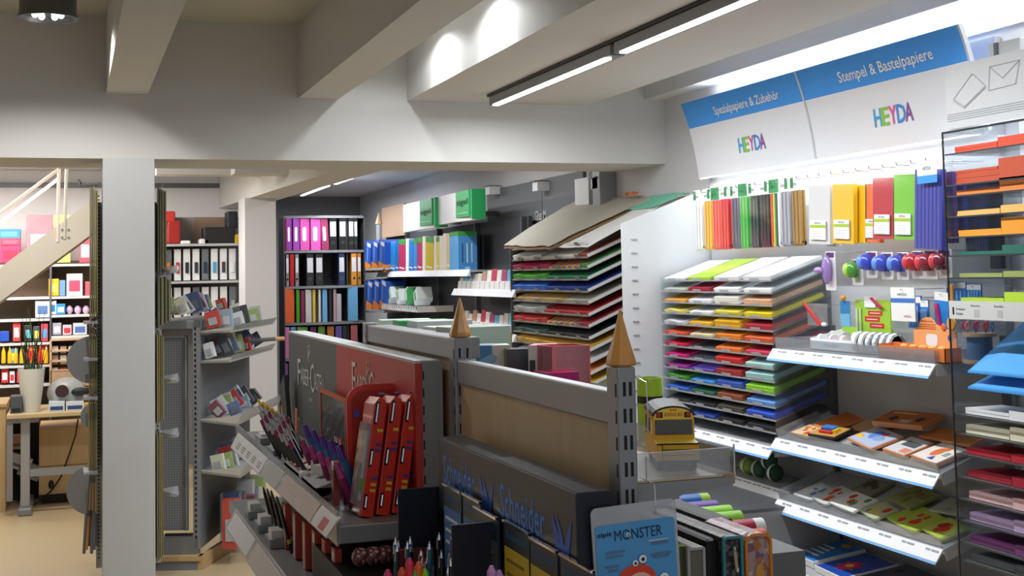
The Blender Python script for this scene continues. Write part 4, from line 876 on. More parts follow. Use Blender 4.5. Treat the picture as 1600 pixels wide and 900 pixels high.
for i, (u0, u1, c, n_, h) in enumerate(((443, 459, '#E8622C', 'wide orange', .33), (461, 467, '#4AA024', 'green', .32), (468, 474, '#8C2A5C', 'purple and green', .31), (475, 485, '#D8D4D0', 'white', .32), (486, 491, '#E0C85A', 'yellow', .32), (495, 499, '#E8E8EC', 'thin white', .32), (501, 509, '#7AB8E8', 'light blue', .32), (511, 516, '#3A2C30', 'dark brown', .32), (518, 523, '#B8A0A8', 'mauve', .32), (523, 531, '#C4BCC0', 'grey patterned', .27), (541, 557, '#6AAEDC', 'wide sky blue', .33))):
    binder(bx(u0), bx(u1)-bx(u0)-.004, BZ[3]+.013, h, c, '%s folder on third board of dark shelf' % n_, 0, hole=False)
for i, (u0, u1, c, n_) in enumerate(((443, 451, '#D878B0', 'pink'), (452, 461, '#5A9CC8', 'blue'), (462, 479, '#6CA84C', 'green'), (482, 492, '#6A2A60', 'purple'), (494, 505, '#6C9A3C', 'leaf green'), (508, 519, '#C07840', 'orange brown'), (521, 531, '#6A5AA8', 'violet'), (532, 539, '#303840', 'dark'), (545, 556, '#B06068', 'dusty red'))):
    binder(bx(u0), bx(u1)-bx(u0)-.004, BZ[4]+.013, .30, c, '%s folder on fourth board of dark shelf' % n_, 0, hole=False)
for i, (u0, u1, c, n_) in enumerate(((443, 448, '#8A50B0', 'violet'), (450, 456, '#5048A0', 'indigo'))):
    binder(bx(u0), bx(u1)-bx(u0)-.004, BZ[5]+.013, .30, c, '%s patterned folder low in dark shelf' % n_, 0, hole=False)

# ------------------------------------------------------------------ centre gondola
GX = 1.05
GM = mat('#8F9194', .4, .35, noise=.04, scale=8)
def slotted_post(label, x0, x1, y0, y1, top, cone=True):
    t = thing('gondola_post', label, 'post', ((x0+x1)/2, (y0+y1)/2, 0), 'slotted gondola posts')
    M().box((x0, y0, 0), (x1, y1, top), GM).build('upright', t, bevel=.004)
    q = M()
    for k in range(24):
        z = top-.03-.053*k
        if z < .3: break
        q.box((x0+.011, y0-.0006, z-.028), (x0+.017, y0+.001, z), SLOT); q.box((x1-.016, y0-.0006, z-.028), (x1-.010, y0+.001, z), SLOT)
        q.box((x0-.0006, y0+.008, z-.03), (x0+.001, y0+.014, z-.004), SLOT)
    q.build('slots', t, kind='stuff')
    return t
def cone(label, cx, cy, z, r=.030, h=.112):
    n = 9; q = M(); q.lathe([(r*.93, 0), (r, .004), (r*.96, .012), (r*.5, h*.52), (.002, h)], (cx, cy, z), mat('#C8904A', .3, coat=.4, noise=.12, scale=60), n=n)
    return one(q, 'wooden_cone', label, 'cone', 'wooden cones on the posts', bevel=0)
slotted_post('grey slotted gondola post nearest camera beside the card', 1.030, 1.070, 2.365, 2.425, 1.385)
cone('golden wooden cone on the nearest slotted post', 1.052, 2.395, 1.386, .0315)
slotted_post('grey slotted post between the two wooden panel bays', 1.030, 1.080, 3.515, 3.575, 1.395)
cone('golden wooden cone on the farther slotted post', 1.056, 3.545, 1.396, .033)
slotted_post('grey slotted post at far end of the gondola', 1.030, 1.075, 4.68, 4.74, 1.40)
def bay(label, y0, y1, ztop, zmid, depth):
    t = thing('gondola_bay', label, 'shelving', (GX, (y0+y1)/2, 0), 'gondola back bays')
    M().box((GX-.015, y0, zmid), (GX-.015+depth, y1, ztop), GM).build('top_rail', t, bevel=.004)
    M().box((GX-.005, y0, .12), (GX+.012, y1, zmid+.002), wood('#CFB48C')).build('wood_panel', t)
    M().box((GX-.3, y0, 0), (GX+.3, y1, .12), GM).build('base', t)
bay('near gondola bay with grey rail above a pale plywood panel', 2.425, 3.515, 1.333, 1.265, .035)
bay('far gondola bay with deeper grey rail above plywood', 3.575, 4.68, 1.392, 1.33, .09)
# red/grey header wall of the writing goods display
fh = thing('display_header', 'long grey and red header board of the writing goods display', 'sign', (.96, 4.8, .9))
HY = [5.94, 4.82, 3.64]
M().box((.945, HY[1], .62), (.965, HY[0], 1.318), mat('#55585A', .5)).build('grey_panel', fh); M().box((.945, HY[2], .62), (.965, HY[1], 1.318), mat('#C23A34', .5)).build('red_panel', fh)
M().box((.944, HY[2], 1.318), (1.02, HY[0], 1.326), LGREY).build('top_edge', fh)
q = M().box((.965, 3.635, .60), (1.026, 3.66, 1.322), mat('#8E918F', .45, .2))
for k in range(13): q.box((.966, 3.6335, 1.27-.05*k), (.970, 3.6345, 1.295-.05*k), SLOT)
q.build('end_frame', fh)
def emblem(T, mt, s=1.0):
    q = M(T)
    for a, b in (((0, 0), (.01, .05)), ((.01, .05), (.03, .02)), ((.03, .02), (.045, .055)), ((.01, .025), (.04, .03)), ((.0, .0), (.012, .022)), ((.036, .0), (.03, .022)), ((.045, .055), (.05, .03))): line(q, (a[0]*s, a[1]*s), (b[0]*s, b[1]*s), mt, .0028*s, -.001)
    q.ball((.012*s, -.001, .058*s), .006*s, mt, (1, .2, 1)); q.ball((.046*s, -.001, .06*s), .006*s, mt, (1, .2, 1)); return q
LT = mat('#D0D0CE', .5)
def fab(yl, word_u, nm):
    p = P(*word_u, 0, .944); T = side(.944, p.y, p.z); q = M(T); q.text(nm, LT, 0, 0, .44, .07, -.001, bold=.0); q.build('lettering', fh)
a = P(466, 601, 0, .944); b = P(506, 601, 0, .944); T = side(.944, a.y, a.z)
q = M(T); W_ = a.y-b.y; q.text('F', LT, 0, -.0, W_*.12, .115, -.001, bold=0); q.text('ABER', LT, W_*.14, .012, W_*.32, .07, -.001, bold=0); q.text('-', LT, W_*.47, .045, W_*.04, .008, -.001); q.text('C', LT, W_*.52, -.005, W_*.14, .12, -.001, bold=0); q.text('ASTELL', LT, W_*.67, .012, W_*.36, .07, -.001, bold=0); q.text('1761', LT, W_*.46, -.045, W_*.12, .014, -.001); q.build('lettering', fh)
p = P(481, 566, 0, .944); emblem(side(.944, p.y, p.z), LT, 1.15).build('emblem', fh)
a = P(551, 620, 0, .944); b = P(584, 612, 0, .944); T = side(.944, a.y, a.z); k_ = (a.y-b.y)/.66
q = M(T); q.text('F', LT, 0, 0, k_*.12, .125, -.001, bold=0); q.text('ABER', LT, k_*.15, .01, k_*.33, .075, -.001, bold=0); q.text('C', LT, k_*.54, .0, k_*.13, .11, -.001, bold=0); q.text('ASTELL', LT, k_*.70, .01, k_*.36, .07, -.001, bold=0); q.build('lettering', fh)
p = P(573, 592, 0, .944); emblem(side(.944, p.y, p.z), LT, .95).build('emblem', fh)
# shelf of the writing goods display
fs = thing('gondola_shelf', 'grey gondola shelf with clear label rail and writing goods', 'shelf', (.82, 4.7, .85))
M().box((.70, 3.56, .835), (.944, 5.88, .885), GM).build('board', fs, bevel=.003)
q = M().slab([(.694, 3.56, .925), (.694, 3.56, .83), (.70, 3.56, .83), (.70, 3.56, .925)], (0, 2.32, 0), CLRH); q.build('front_lip', fs)
A0, A1 = P(373, 675, 0, .695), P(531, 811, 0, .695); B0, B1 = P(360, 700, 0, .660), P(510, 842, 0, .660)
q = M().slab([A0, A1, B1, B0], (.003, 0, .003), clear('#E2E6EA', .15, .30)); q.build('label_rail', fs)
def railpatch(f0, f1, mt, g0=.04, g1=.92, off=-.002):
    a, b = A0.lerp(A1, f0), A0.lerp(A1, f1); c, d = B0.lerp(B1, f1), B0.lerp(B1, f0)
    q = M(); q.slab([a.lerp(d, g0), b.lerp(c, g0), b.lerp(c, g1), a.lerp(d, g1)], (off, 0, off*.7), mt); return q
railpatch(.0, .40, mat('#D9DADD', .6)).build('paper_insert', fs); railpatch(.60, .88, mat('#B8A49C', .5)).build('paper_insert', fs); railpatch(.42, .58, mat('#A8A6A8', .5)).build('paper_insert', fs); railpatch(.89, .995, mat('#DCD8D6', .5)).build('paper_insert', fs)
q = M()
for k in range(5):
    f = .06+.07*k
    for j in range(3):
        a = A0.lerp(A1, f).lerp(B0.lerp(B1, f), .4+.13*j); b = A0.lerp(A1, f+.04).lerp(B0.lerp(B1, f+.04), .4+.13*j); c = A0.lerp(A1, f+.04).lerp(B0.lerp(B1, f+.04), .45+.13*j); d = A0.lerp(A1, f).lerp(B0.lerp(B1, f), .45+.13*j)
        q.slab([v+Vector((-.003, 0, -.002)) for v in (a, b, c, d)], (-.0006, 0, -.0004), mat('#8A8C90'))
q.build('insert_print', fs)
railpatch(.93, .965, mat('#C04040'), .3, .85, -.003).build('red_mark', fs)
# lower shelf
ls = thing('gondola_shelf', 'lower grey gondola shelf with tilted label rail at bottom', 'shelf', (.78, 4.6, .6))
M().box((.62, 3.3, .60), (.944, 5.5, .65), GM).build('board', ls, bevel=.003)
L0, L1 = P(368, 795, 0, .61), P(447, 903, 0, .61); d_ = (L1-L0)/(L1.y-L0.y)*-1
L1 = L0+(L1-L0)*1.6; q = M().slab([L0, L1, L1+Vector((-.04, 0, -.07)), L0+Vector((-.04, 0, -.07))], (.003, 0, .003), clear('#E2E6EA', .15, .35)); q.build('label_rail', ls)
for f0, f1, c in ((.02, .30, '#D4D5D8'), (.33, .62, '#C4BAB6')):
    a, b = L0.lerp(L1, f0), L0.lerp(L1, f1); o = Vector((-.04, 0, -.07)); M().slab([a+o*.1, b+o*.1, b+o*.9, a+o*.9], (-.002, 0, -.001), mat(c)).build('paper_insert', ls)
SZ = .886
def stick(q, p, d, L, r, mt, tip=None, tl=.0, n=7, tr=None):
    p = Vector(p); d = Vector(d).normalized(); q.cyl(p, p+d*(L-tl), r, mt, n=n)
    if tip: q.cyl(p+d*(L-tl), p+d*L, r*.95, tip, r2=tr if tr is not None else r*.5, n=n)
def pen(name, label, cat, group, p, d, L, r, c, tipc, clip=None, tl=.03, tr=None, parent_z=None):
    t = thing(name, label, cat, tuple(p), group); p = Vector(p); d = Vector(d).normalized()
    M().cyl(p, p+d*(L-tl), r, mat(c, .3), n=9).build('barrel', t, smooth=True); M().cyl(p+d*(L-tl), p+d*L, r*.98, tipc, r2=r*.6 if tr is None else tr, n=9).build('cap', t, smooth=True)
    if clip is not None:
        s = d.cross(Vector((0, 1, 0))).normalized(); M().cyl(p+d*(L-tl*2.6)-s*(r+.001), p+d*(L-.004)-s*(r+.002), .0016, clip, n=5).build('clip', t)
    return t
# black marker bundles
k = 0
dirm = Vector((-.50, .15, 1))
for r in range(4):
    for c in range(7):
        p = P(430+8*c+r*3, 690, 0, .86-.035*r); p.z = SZ+.001
        yel = r == 0 and c < 4
        k += 1
        pen('felt_pen', '%s in left pen bundle, %s of the %s row' % ('yellow tipped black pen' if yel else 'banded black pen', NTH[c], ('first', 'second', 'third', 'fourth')[r]), 'pen', 'black pens in the left bundle', (p.x-.0, p.y, p.z), dirm, .165, .0078, '#1C1C1E', mat('#F2C020', .4) if yel else mat('#C8C8CC' if (c+r) % 3 else '#A02858', .3), clip=CHROME if not yel else None, tl=.03)
t = thing('pen_case', 'flat black case leaning with yellow mark behind the black pens', 'case', (.9, 5.5, SZ)); a = P(447, 655, 0, .90)
T = side(.89, a.y+.0, SZ) @ Ry(-24); h = .20; M(T).box((-.02, 0, 0), (.11, .02, h+.03), mat('#303234', .4)).build('case', t, bevel=.003); M(T).box((-.021, -.002, h*.45), (.0, 0, h*.65), mat('#E8B820')).build('yellow_mark', t)
# highlighter pens purple/blue
for r in range(2):
    for c in range(5):
        p = P(503+14*c+(-6 if r == 0 else 2), 712-8*c*(.5)+(0 if r == 0 else -8), 0, .79+.035*r); p.z = SZ+.002+(.012 if r else 0)
        cc = ('#7A1850', '#2A70B0')[r]; tc = ('#B03078', '#5030A0')[r]
        pen('gel_pen', '%s pen leaning left, %s of the %s row in display centre' % (('burgundy', 'blue')[r], NTH[c], ('front', 'back')[r]), 'pen', 'burgundy and blue pens in the centre', p, (-.38, .10, 1), .175 if r else .145, .0125, cc, mat(tc, .3), tl=.045)
t = thing('pen_tray', 'grey cardboard tray with two white and red printed squares', 'tray', (.78, 4.3, SZ))
a = P(452, 715, 0, .73); b = P(557, 800, 0, .73); T = side(.715, 4.62, SZ)
q = M(T); q.box((0, 0, 0), (.62, .12, .035), mat('#9EA0A2', .5)); q.slab([(0, 0, .035), (.62, 0, .035), (.62, .12, .07), (0, .12, .07)], (0, 0, -.034), mat('#A6A8AA', .5)); q.build('tray', t)
q = M(T @ Tr(0, 0, .037) @ Rx(16.2))
for x in (.06, .20): q.box((x, .01, 0), (x+.12, .11, .003), mat('#B83028')); q.box((x+.012, .012, .003), (x+.108, .10, .0042), mat('#DCD8D0')); q.ball((x+.095, .03, .005), .006, BLACK, (1, 1, .2))
q.build('printed_card', t)
for i, (x, y) in enumerate(((.37, .03), (.46, .02), (.52, .06))):
    q = M(T @ Tr(x, y, .055) @ Rz(20)); q.box((0, 0, 0), (.06, .05, .03), mat('#D8D9DC', .4)); one(q, 'white_pack', 'small white pack on grey tray, %s from left' % NTH[i], 'pack', 'small white packs on grey tray')
p = P(472, 766, 0, .72); q = M(side(.712, p.y+.02, SZ+.0)).box((0, 0, 0), (.045, .03, .05), mat('#EDEDEB', .5)); one(q, 'eraser', 'white cube shaped eraser standing near the front label rail', 'eraser', bevel=.006)
# orange holder and yellow balloon things
t = thing('display_holder', 'transparent holder with orange frame behind highlighters', 'holder', (.88, 4.75, SZ)); a = P(500, 660, 0, .9); b = P(540, 670, 0, .9); h = P(505, 615, 0, .9).z
q = M(); y0, y1 = a.y, b.y
q.box((.9, y1, h), (.912, y0, h+.014), mat('#C85A38')); q.box((.9, y0-.012, SZ), (.908, y0, h), mat('#C85A38')); q.box((.9, y1, SZ+.05), (.908, y1+.012, h), mat('#C85A38')); q.build('frame', t); M().box((.903, y1, SZ), (.905, y0, h), CLRD).build('clear_front', t)
t = thing('eraser_pack', 'blister pack with orange header and yellow erasers', 'pack', (.76, 4.9, SZ)); a = P(462, 690, 0, .76)
T = side(.76, a.y+.03, SZ) @ Ry(8); M(T).box((0, 0, .0), (.075, .004, .20), CLRH).build('bag', t); M(T).box((.012, -.003, .14), (.05, .0, .225), mat('#D0683C')).build('header_card', t)
M(T).ball((.035, -.008, .07), .022, mat('#E8B020', .4), (.8, .5, 1.6)).build('yellow_eraser', t, smooth=True); M(T).ball((.062, -.004, .07), .018, mat('#D88A1C', .4), (.8, .5, 1.5)).build('orange_eraser', t, smooth=True)
# brush blister packs (red, tall, leaning)
for k in range(3):
    u = 575+34*k; p = P(566+34*k, 800-2*k, 1, 3.66+.02*k); xx = (.79, .838, .886)[k]
    t = thing('brush_set_pack', 'tall red blister pack of brushes, %s of three' % ('leftmost', 'middle', 'rightmost')[k], 'blister pack', (xx, 3.66, SZ), 'red blister packs')
    T = Tr(xx-.012, 3.66+.006*k, SZ+.004) @ Ry(9) @ Rx(-3) @ Matrix.Diagonal((1.15, 1, 1.42, 1)); rd = mat('#D8321E', .35, coat=.3)
    q = M(T); pts = [(0, -.016, 0), (.034, -.016, 0), (.034, -.016, .215), (.028, -.016, .235), (.012, -.016, .24), (0, -.016, .225)]; q.slab(pts, (0, .13, 0), rd); q.build('card_back', t, bevel=.003)
    for (z, hh, dx) in ((.015, .03, 0), (.10, .035, 0), (.185, .045, 0)): q = M(T); q.box((.004, -.019, z), (.012, -.016, z+hh), BLACK); q.cyl((.010, -.020, z+.004), (.010, -.020, z+hh-.004), .003, CHROME, n=6); q.build('brush_handle', t)
    q = M(T)
    for (z, c) in ((.05, '#D8B830'), (.062, '#D8B830'), (.074, '#4A3890'), (.130, '#4A3890'), (.142, '#4A3890'), (.170, '#D8C030')): q.box((.016, -.0175, z), (.030, -.016, z+.006), mat(c))
    q.build('print', t)
    q = M(T); q.lathe([(.004, 0), (.012, .003), (.004, .006)], (.02, .0, .243), mat('#5A50A0', .3), n=8); q.build('hang_tab', t)
    if k == 0:
        q = M(T); q.box((-.010, -.012, .02), (0, .09, .185), clear('#F0F2F4', .3, .25)); q.build('clear_window', t); q = M(T)
        for j in range(3): q.cyl((-.005, .0+.025*j, .03), (-.005, .0+.025*j, .17), .004, mat(('#E8E8E8', '#6878B8', '#E0B030')[j], .3), n=7)
        q.box((-.011, -.0125, .05), (-.0, -.012, .075), mat('#70A040')); q.build('brushes', t)
t = thing('palette_tray', 'large red rounded plastic case standing behind brush packs', 'case', (.86, 3.95, SZ))
xa_ = P(545, 700, 1, 3.86).x
for j in range(2):
    T = Tr(xa_+.115+.012*j, 3.90+.03*j, SZ+.178) @ Rx(-4)
    M(T).plate(.225, .35, .05, .010, mat('#CC3424', .35, coat=.3)).build('case_shell', t)
    M(T @ Tr(0, -.010, 0)).plate(.195, .32, .042, .002, mat('#A42A1E', .35)).build('inset', t)
M(Tr(xa_+.03, 3.887, SZ+.27)).plate(.02, .022, .006, .002, mat('#4A58B0')).build('sticker', t)
t = thing('small_tool_pack', 'small red wrapped tool in clear bag at shelf end', 'pack', (.74, 3.75, SZ)); T = side(.735, 3.84, SZ+.001) @ Ry(3)
q = M(T); q.box((0, 0, .01), (.028, .018, .14), mat('#A83830', .5)); q.box((.010, -.001, .01), (.016, 0, .14), mat('#D07868', .5)); q.box((.0, -.0015, .115), (.028, -.0, .14), PAPER); q.build('handle', t); M(T).box((-.012, -.004, 0), (.05, .026, .13), CLR).build('bag', t)
for i, (u, v, c, nm) in enumerate(((424, 650, '#9A9CA0', 'silver'), (405, 652, '#A8AAAE', 'pale silver'), (448, 668, '#C8C8C4', 'white printed'))):
    p = P(u, v+14, 0, .74); T = side(.735, p.y+.1, SZ); q = M(T).box((0, 0, 0), (.17, .07, .02+.008*i), mat(c, .3)); q.box((.02, .01, .02+.008*i), (.12, .05, .03+.008*i), mat('#E4E4E6', .25, .3)); one(q, 'foil_pack', '%s flat pack on writing display shelf left end, %s of three' % (nm, NTH[i]), 'pack', 'flat packs at the left shelf end')
for i in range(4):
    p = P(560-10*i, 690, 0, .86); q = M(); pp = Vector((.865, 4.35-.03*i, SZ)); stick(q, pp, (-.12, .05, 1), .15, .006, mat(('#203878', '#1E3468', '#28448C', '#1C2C5C')[i], .3), CHROME, .02)
    one(q, 'ballpoint_pen', 'dark blue ballpoint beside red case, %s of four' % NTH[i], 'pen', 'dark blue ballpoints', smooth=True)
# goods on lower shelf
LZ = .651
for i in range(6):
    c1 = ('#C84830', '#B0B4C0', '#C8A898', '#D8D8D4', '#D0603C', '#D8CFC8')[i]; nm = ('red', 'grey blue', 'beige', 'white', 'orange', 'cream')[i]
    y = P(448+13*i, 870, 0, .70).y; T = side(.69+.004*i, y, LZ+.001) @ Ry(-2)
    q = M(T); q.box((0, 0, 0), (.052, .02, .145), mat('#C8442C', .5)); q.box((.008, -.001, .0), (.044, 0, .135), mat(c1 if i else '#D0A090', .5)); one(q, 'card_strip', '%s card strip hanging under the writing shelf, %s from left' % (nm, NTH[i]), 'card', 'card strips under the shelf')
t = thing('pen_fan', 'dark fan of slim pens with green and yellow bands', 'pens', (.72, 4.55, LZ)); q = M(); 
a = P(430, 850, 0, .69)
for i in range(10):
    q = M(); p = Vector((.70+.008*(i % 3), 4.78-.045*i, LZ)); stick(q, p, (-.18, .55, 1), .17, .006, BLACK, mat('#505050'), .02); d = Vector((-.18, .55, 1)).normalized(); q.cyl(p+d*.03, p+d*.045, .0065, mat(('#8CB030', '#D8C030', '#A03050', '#3A8070')[i % 4]), n=7); q.build('slim_pen', t)
for i in range(5):
    T = side(.64+.05*(i % 2), 5.15-.14*i, LZ); q = M(T); q.box((0, 0, 0), (.12, .08, .03), mat('#A4A6A8', .5)); q.box((.02, .01, .03), (.1, .05, .055), mat('#E2E2E0', .3)); one(q, 'grey_box', 'small grey box with white top on lower shelf, %s from left' % NTH[i], 'box', 'small grey boxes on lower shelf')
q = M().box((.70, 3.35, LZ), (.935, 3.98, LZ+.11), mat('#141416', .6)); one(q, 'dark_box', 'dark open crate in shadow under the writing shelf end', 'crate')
for i in range(5):
    q = M().ball((.76+.012*i*3, 3.56+.002*i, LZ+.145), .026, spots('#7A4040', ['#C0A0A0', '#4A2A2A'], 150)); one(q, 'yarn_roll', 'small dusky red roll under the writing shelf, %s from left' % NTH[i], 'roll', 'dusky red rolls', smooth=True)
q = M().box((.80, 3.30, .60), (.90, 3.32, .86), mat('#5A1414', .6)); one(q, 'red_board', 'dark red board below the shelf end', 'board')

# ------------------------------------------------------------------ navy pen display
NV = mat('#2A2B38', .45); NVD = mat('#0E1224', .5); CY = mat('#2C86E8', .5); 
for i, (y0, y1, x, lab) in enumerate(((3.33, 2.835, .925, 'dark header box with blue lettering, farther one by red packs'), (2.83, 2.315, .915, 'dark header box with blue lettering, nearer one by hanging card'))):
    t = thing('display_header', lab, 'sign', (x+.03, (y0+y1)/2, 1.0), 'dark header boxes'); T = side(x, y0, .955)
    h = 1.142-.955+(.010 if i else 0); w_ = y0-y1
    M(T).box((0, 0, 0), (w_, .075, h), NV).build('box', t, bevel=.002)
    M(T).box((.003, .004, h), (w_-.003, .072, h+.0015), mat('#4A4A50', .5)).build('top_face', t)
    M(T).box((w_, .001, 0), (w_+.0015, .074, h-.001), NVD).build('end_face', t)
    q = M(T); q.text('Schneider', CY, w_*.10, .075, w_*.56, .075, 0, bold=.01); q.build('lettering', t)
    q = M(T)
    def wave(q, x0, sgn):
        pts = []; n_ = 10
        for j in range(n_+1): f = j/n_; pts.append((x0+sgn*(.012*math.cos(math.pi*f)), -.001, .035+.105*f))
        for j in range(n_, -1, -1): f = j/n_; pts.append((x0+sgn*(.012*math.cos(math.pi*f))+sgn*(.026*math.sin(math.pi*f)+.001), -.001, .035+.105*f))
        n = len(pts)
        q.add(pts, [(j, j+1, n-2-j, n-1-j) if sgn > 0 else (n-1-j, n-2-j, j+1, j) for j in range(n_)], mat('#1E5EC0', .5))
    wave(q, w_*.77, 1); wave(q, w_*.82, 1); wave(q, w_*.93, -1); q.build('wave_mark', t)
nds = thing('display_stand', 'dark navy cardboard pen display body on the gondola', 'display', (.85, 2.8, .4))
M().box((.955, 2.33, .40), (.985, 3.36, .955), NVD).build('back_board', nds)
M().box((.70, 2.33, .40), (.955, 3.36, .70), NVD).build('base_box', nds)
for i, (ua, ub, v, yy) in enumerate(((622, 693, 766, 3.36), (706, 786, 822, 2.80))):
    a = P(ua, v, 1, yy); b = P(ub, v-4, 1, yy); t = thing('divider_panel', ('taller navy divider panel beside the red packs', 'lower navy divider panel in front of yellow cards')[i], 'panel', ((a.x+b.x)/2, yy, .7), 'navy dividers')
    M().box((a.x, yy, .70), (.954, yy+.008, a.z), NVD).build('panel', t); M().box((a.x-.001, yy-.001, a.z), (.954, yy+.009, a.z+.0015), mat('#23283A', .5)).build('edge', t)
cards = [(693, 720, 755, '#3A78C0', 'blue', 3), (723, 750, 770, '#3870B0', 'blue', 3), (741, 776, 790, '#55585C', 'grey', 2), (787, 826, 812, '#E0C02C', 'yellow', 0), (828, 870, 838, '#DCBC2A', 'yellow', 0), (875, 925, 864, '#3A90D0', 'blue', 0)]
for i, (ua, ub, v, c, nm, z) in enumerate(cards):
    x = .905-.006*(i == 2); a = P(ua, v, 0, x); b = P(ub, v, 0, x); w_ = a.y-b.y; h = .21
    t = thing('info_card', '%s card on dark display, %s from left' % ('%s product' % nm if i != 2 else 'grey info', NTH[i]), 'card', (x, a.y, a.z-h), 'product cards on the dark display'); T = side(x, a.y, a.z-h)
    M(T).box((0, 0, 0), (w_, .006, h), mat('#25343E', .4)).build('card', t)
    q = M(T); q.box((.004, -.001, 0), (w_-.004, 0, h-.055), mat(c, .5)); q.box((0, -.004, h-.004), (w_, .004, h+.001), CHROME)
    for k in range(3): q.box((w_*.12, -.0016, h-.085-.03*k), (w_*(.8-.15*k), -.001, h-.078-.03*k), mat('#E8E8E8' if nm == 'blue' else '#8A7A20'))
    q.text('Schneider', mat('#2C7AB0'), w_*.12, h-.035, w_*.76, .016, -.0002); q.build('print', t)
# pens in the navy display
for i in range(22):
    r = random.Random(50+i); u = 612+r.uniform(0, 92)*(1 if i < 18 else .9); yy = 3.02+r.uniform(-.16, .18); v = r.uniform(838, 885)
    if i in (4, 9): u, v, yy = 668+4*i, 832, 3.1
    a = P(u, v, 1, yy); col, nm = (('#C8CACC', 'silver'), ('#1C5A78', 'teal'), ('#20242C', 'black'), ('#2A68B8', 'blue'), ('#16181C', 'dark'), ('#D02C20', 'red'))[i % 6]
    L = max(.05, a.z-.701)
    t = thing('ballpoint_pen', '%s ballpoint with chrome tip standing in navy display, %s' % (nm, NTH[i] if i < 20 else ('twenty first', 'twenty second')[i-20]), 'pen', (a.x, yy, .701), 'ballpoints in the navy display')
    M().cyl((a.x, yy, .701), (a.x+.004, yy, a.z-.018), .0055, mat(col, .25, .2), n=8).build('barrel', t, smooth=True); q = M(); q.cyl((a.x+.004, yy, a.z-.018), (a.x+.004, yy, a.z-.006), .005, CHROME, r2=.003, n=8); q.cyl((a.x+.004, yy, a.z-.006), (a.x+.004, yy, a.z), .002, CHROME, n=6); q.cyl((a.x-.003, yy-.004, a.z-.04), (a.x-.002, yy-.003, a.z-.012), .0013, CHROME, n=5); q.build('chrome_tip', t, smooth=True)
for i, (u, v, c, nm) in enumerate(((606, 890, '#D83070', 'pink'), (628, 887, '#E05828', 'orange'), (654, 878, '#F06A30', 'bright orange'), (648, 890, '#48B030', 'green'), (664, 889, '#88D030', 'lime'), (640, 872, '#E83A58', 'coral'), (768, 884, '#C890C8', 'lilac'), (780, 891, '#B888C0', 'second lilac'))):
    yy = 2.86 if i < 6 else 2.45; a = P(u, v, 1, yy)
    q = M().cyl((a.x, yy, .701), (a.x, yy, a.z-.012), .0095, mat(c, .4), n=10); q.cyl((a.x, yy, a.z-.012), (a.x, yy, a.z), .0095, mat(c, .4), r2=.004, n=10); one(q, 'highlighter', '%s marker cap at bottom edge of navy display' % nm, 'marker', 'bright markers at bottom edge', smooth=True)

# ------------------------------------------------------------------ monster card on hook
a = P(925, 796, 1, 2.30); b = P(1058, 789, 1, 2.30); w_ = b.x-a.x
t = thing('hanging_card', 'clear sleeve card with blue monster print hanging on nearest post', 'card', ((a.x+b.x)/2, 2.30, .80))
T = Tr((a.x+b.x)/2, 2.30, a.z-.105) @ Ry(-2.5)
M(T).plate(w_, .22, .012, .003, clear('#E0E4E8', .2, .35)).build('sleeve', t)
q = M(T @ Tr(0, -.0035, -.014)); q.plate(w_*.93, .18, .007, .001, mat('#4C9CD8', .4)); q.build('blue_card', t)
q = M(T @ Tr(0, -.005, 0)); q.text('zipit', BLACK, -w_*.45, .052, w_*.17, .011, 0, bold=.02); q.text('MONSTER', mat('#10284A'), -w_*.25, .044, w_*.56, .020, 0, bold=0)
for j, (x, z, ww) in enumerate(((.14, .034, .24), (.18, .028, .2), (-.36, .022, .22), (-.36, .014, .2), (.16, .008, .24), (.18, .002, .2), (-.38, -.004, .16), (-.34, -.012, .12))): q.box((w_*x, -.0008, z), (w_*(x+ww), 0, z+.0035), mat('#A8C0D0') if z > .03 else mat('#5A7898'))
q.build('lettering', t)
q = M(T @ Tr(0, -.006, .014)); mr = mat('#D8401C', .45); q.ball((-.004, 0, -.052), .034, mr, (1.25, .05, 1)); q.ball((.002, -.0016, -.052), .022, mat('#E8B8A0'), (1.15, .05, .8))
for (x, z, r) in ((-.006, -.016, .006), (.010, -.010, .008), (-.036, -.068, .011), (-.0175, .040, .004)):
    q.ball((x, -.003, z), r, WHITE, (1, .1, 1)); q.ball((x, -.004, z), r*.45, BLACK, (1, .15, 1))
q.build('red_monster_print', t)
q = M(T @ Tr(0, -.006, .014)); q.ball((.045, -.001, -.078), .024, mat('#1A3C90'), (1.3, .06, 1))
for (x, z, r) in ((.030, -.055, .010), (.053, -.052, .010)): q.ball((x, -.003, z), r, WHITE, (1, .1, 1)); q.ball((x, -.004, z), r*.45, BLACK, (1, .15, 1))
q.build('blue_monster_print', t)
q = M(); px_ = (a.x+b.x)/2
q.tube([(1.072, 2.36, 1.165), (1.074, 2.30, 1.16), (1.074, 2.296, 1.12), (1.074, 2.298, a.z-.012)], .0011, CHROME); q.lathe([(.004, 0), (.005, .001), (.004, .002)], (1.074, 2.298, a.z-.016), BLACK, n=10, axis='Y'); q.build('hook', t)
q = M(); q.tube([(1.076, 2.36, 1.36), (1.078, 2.335, 1.355), (1.078, 2.33, 1.30), (1.078, 2.335, 1.26), (1.076, 2.35, 1.255)], .0011, CHROME); one(q, 'wire_hook', 'thin chrome wire hook on front of the nearest post', 'hook')

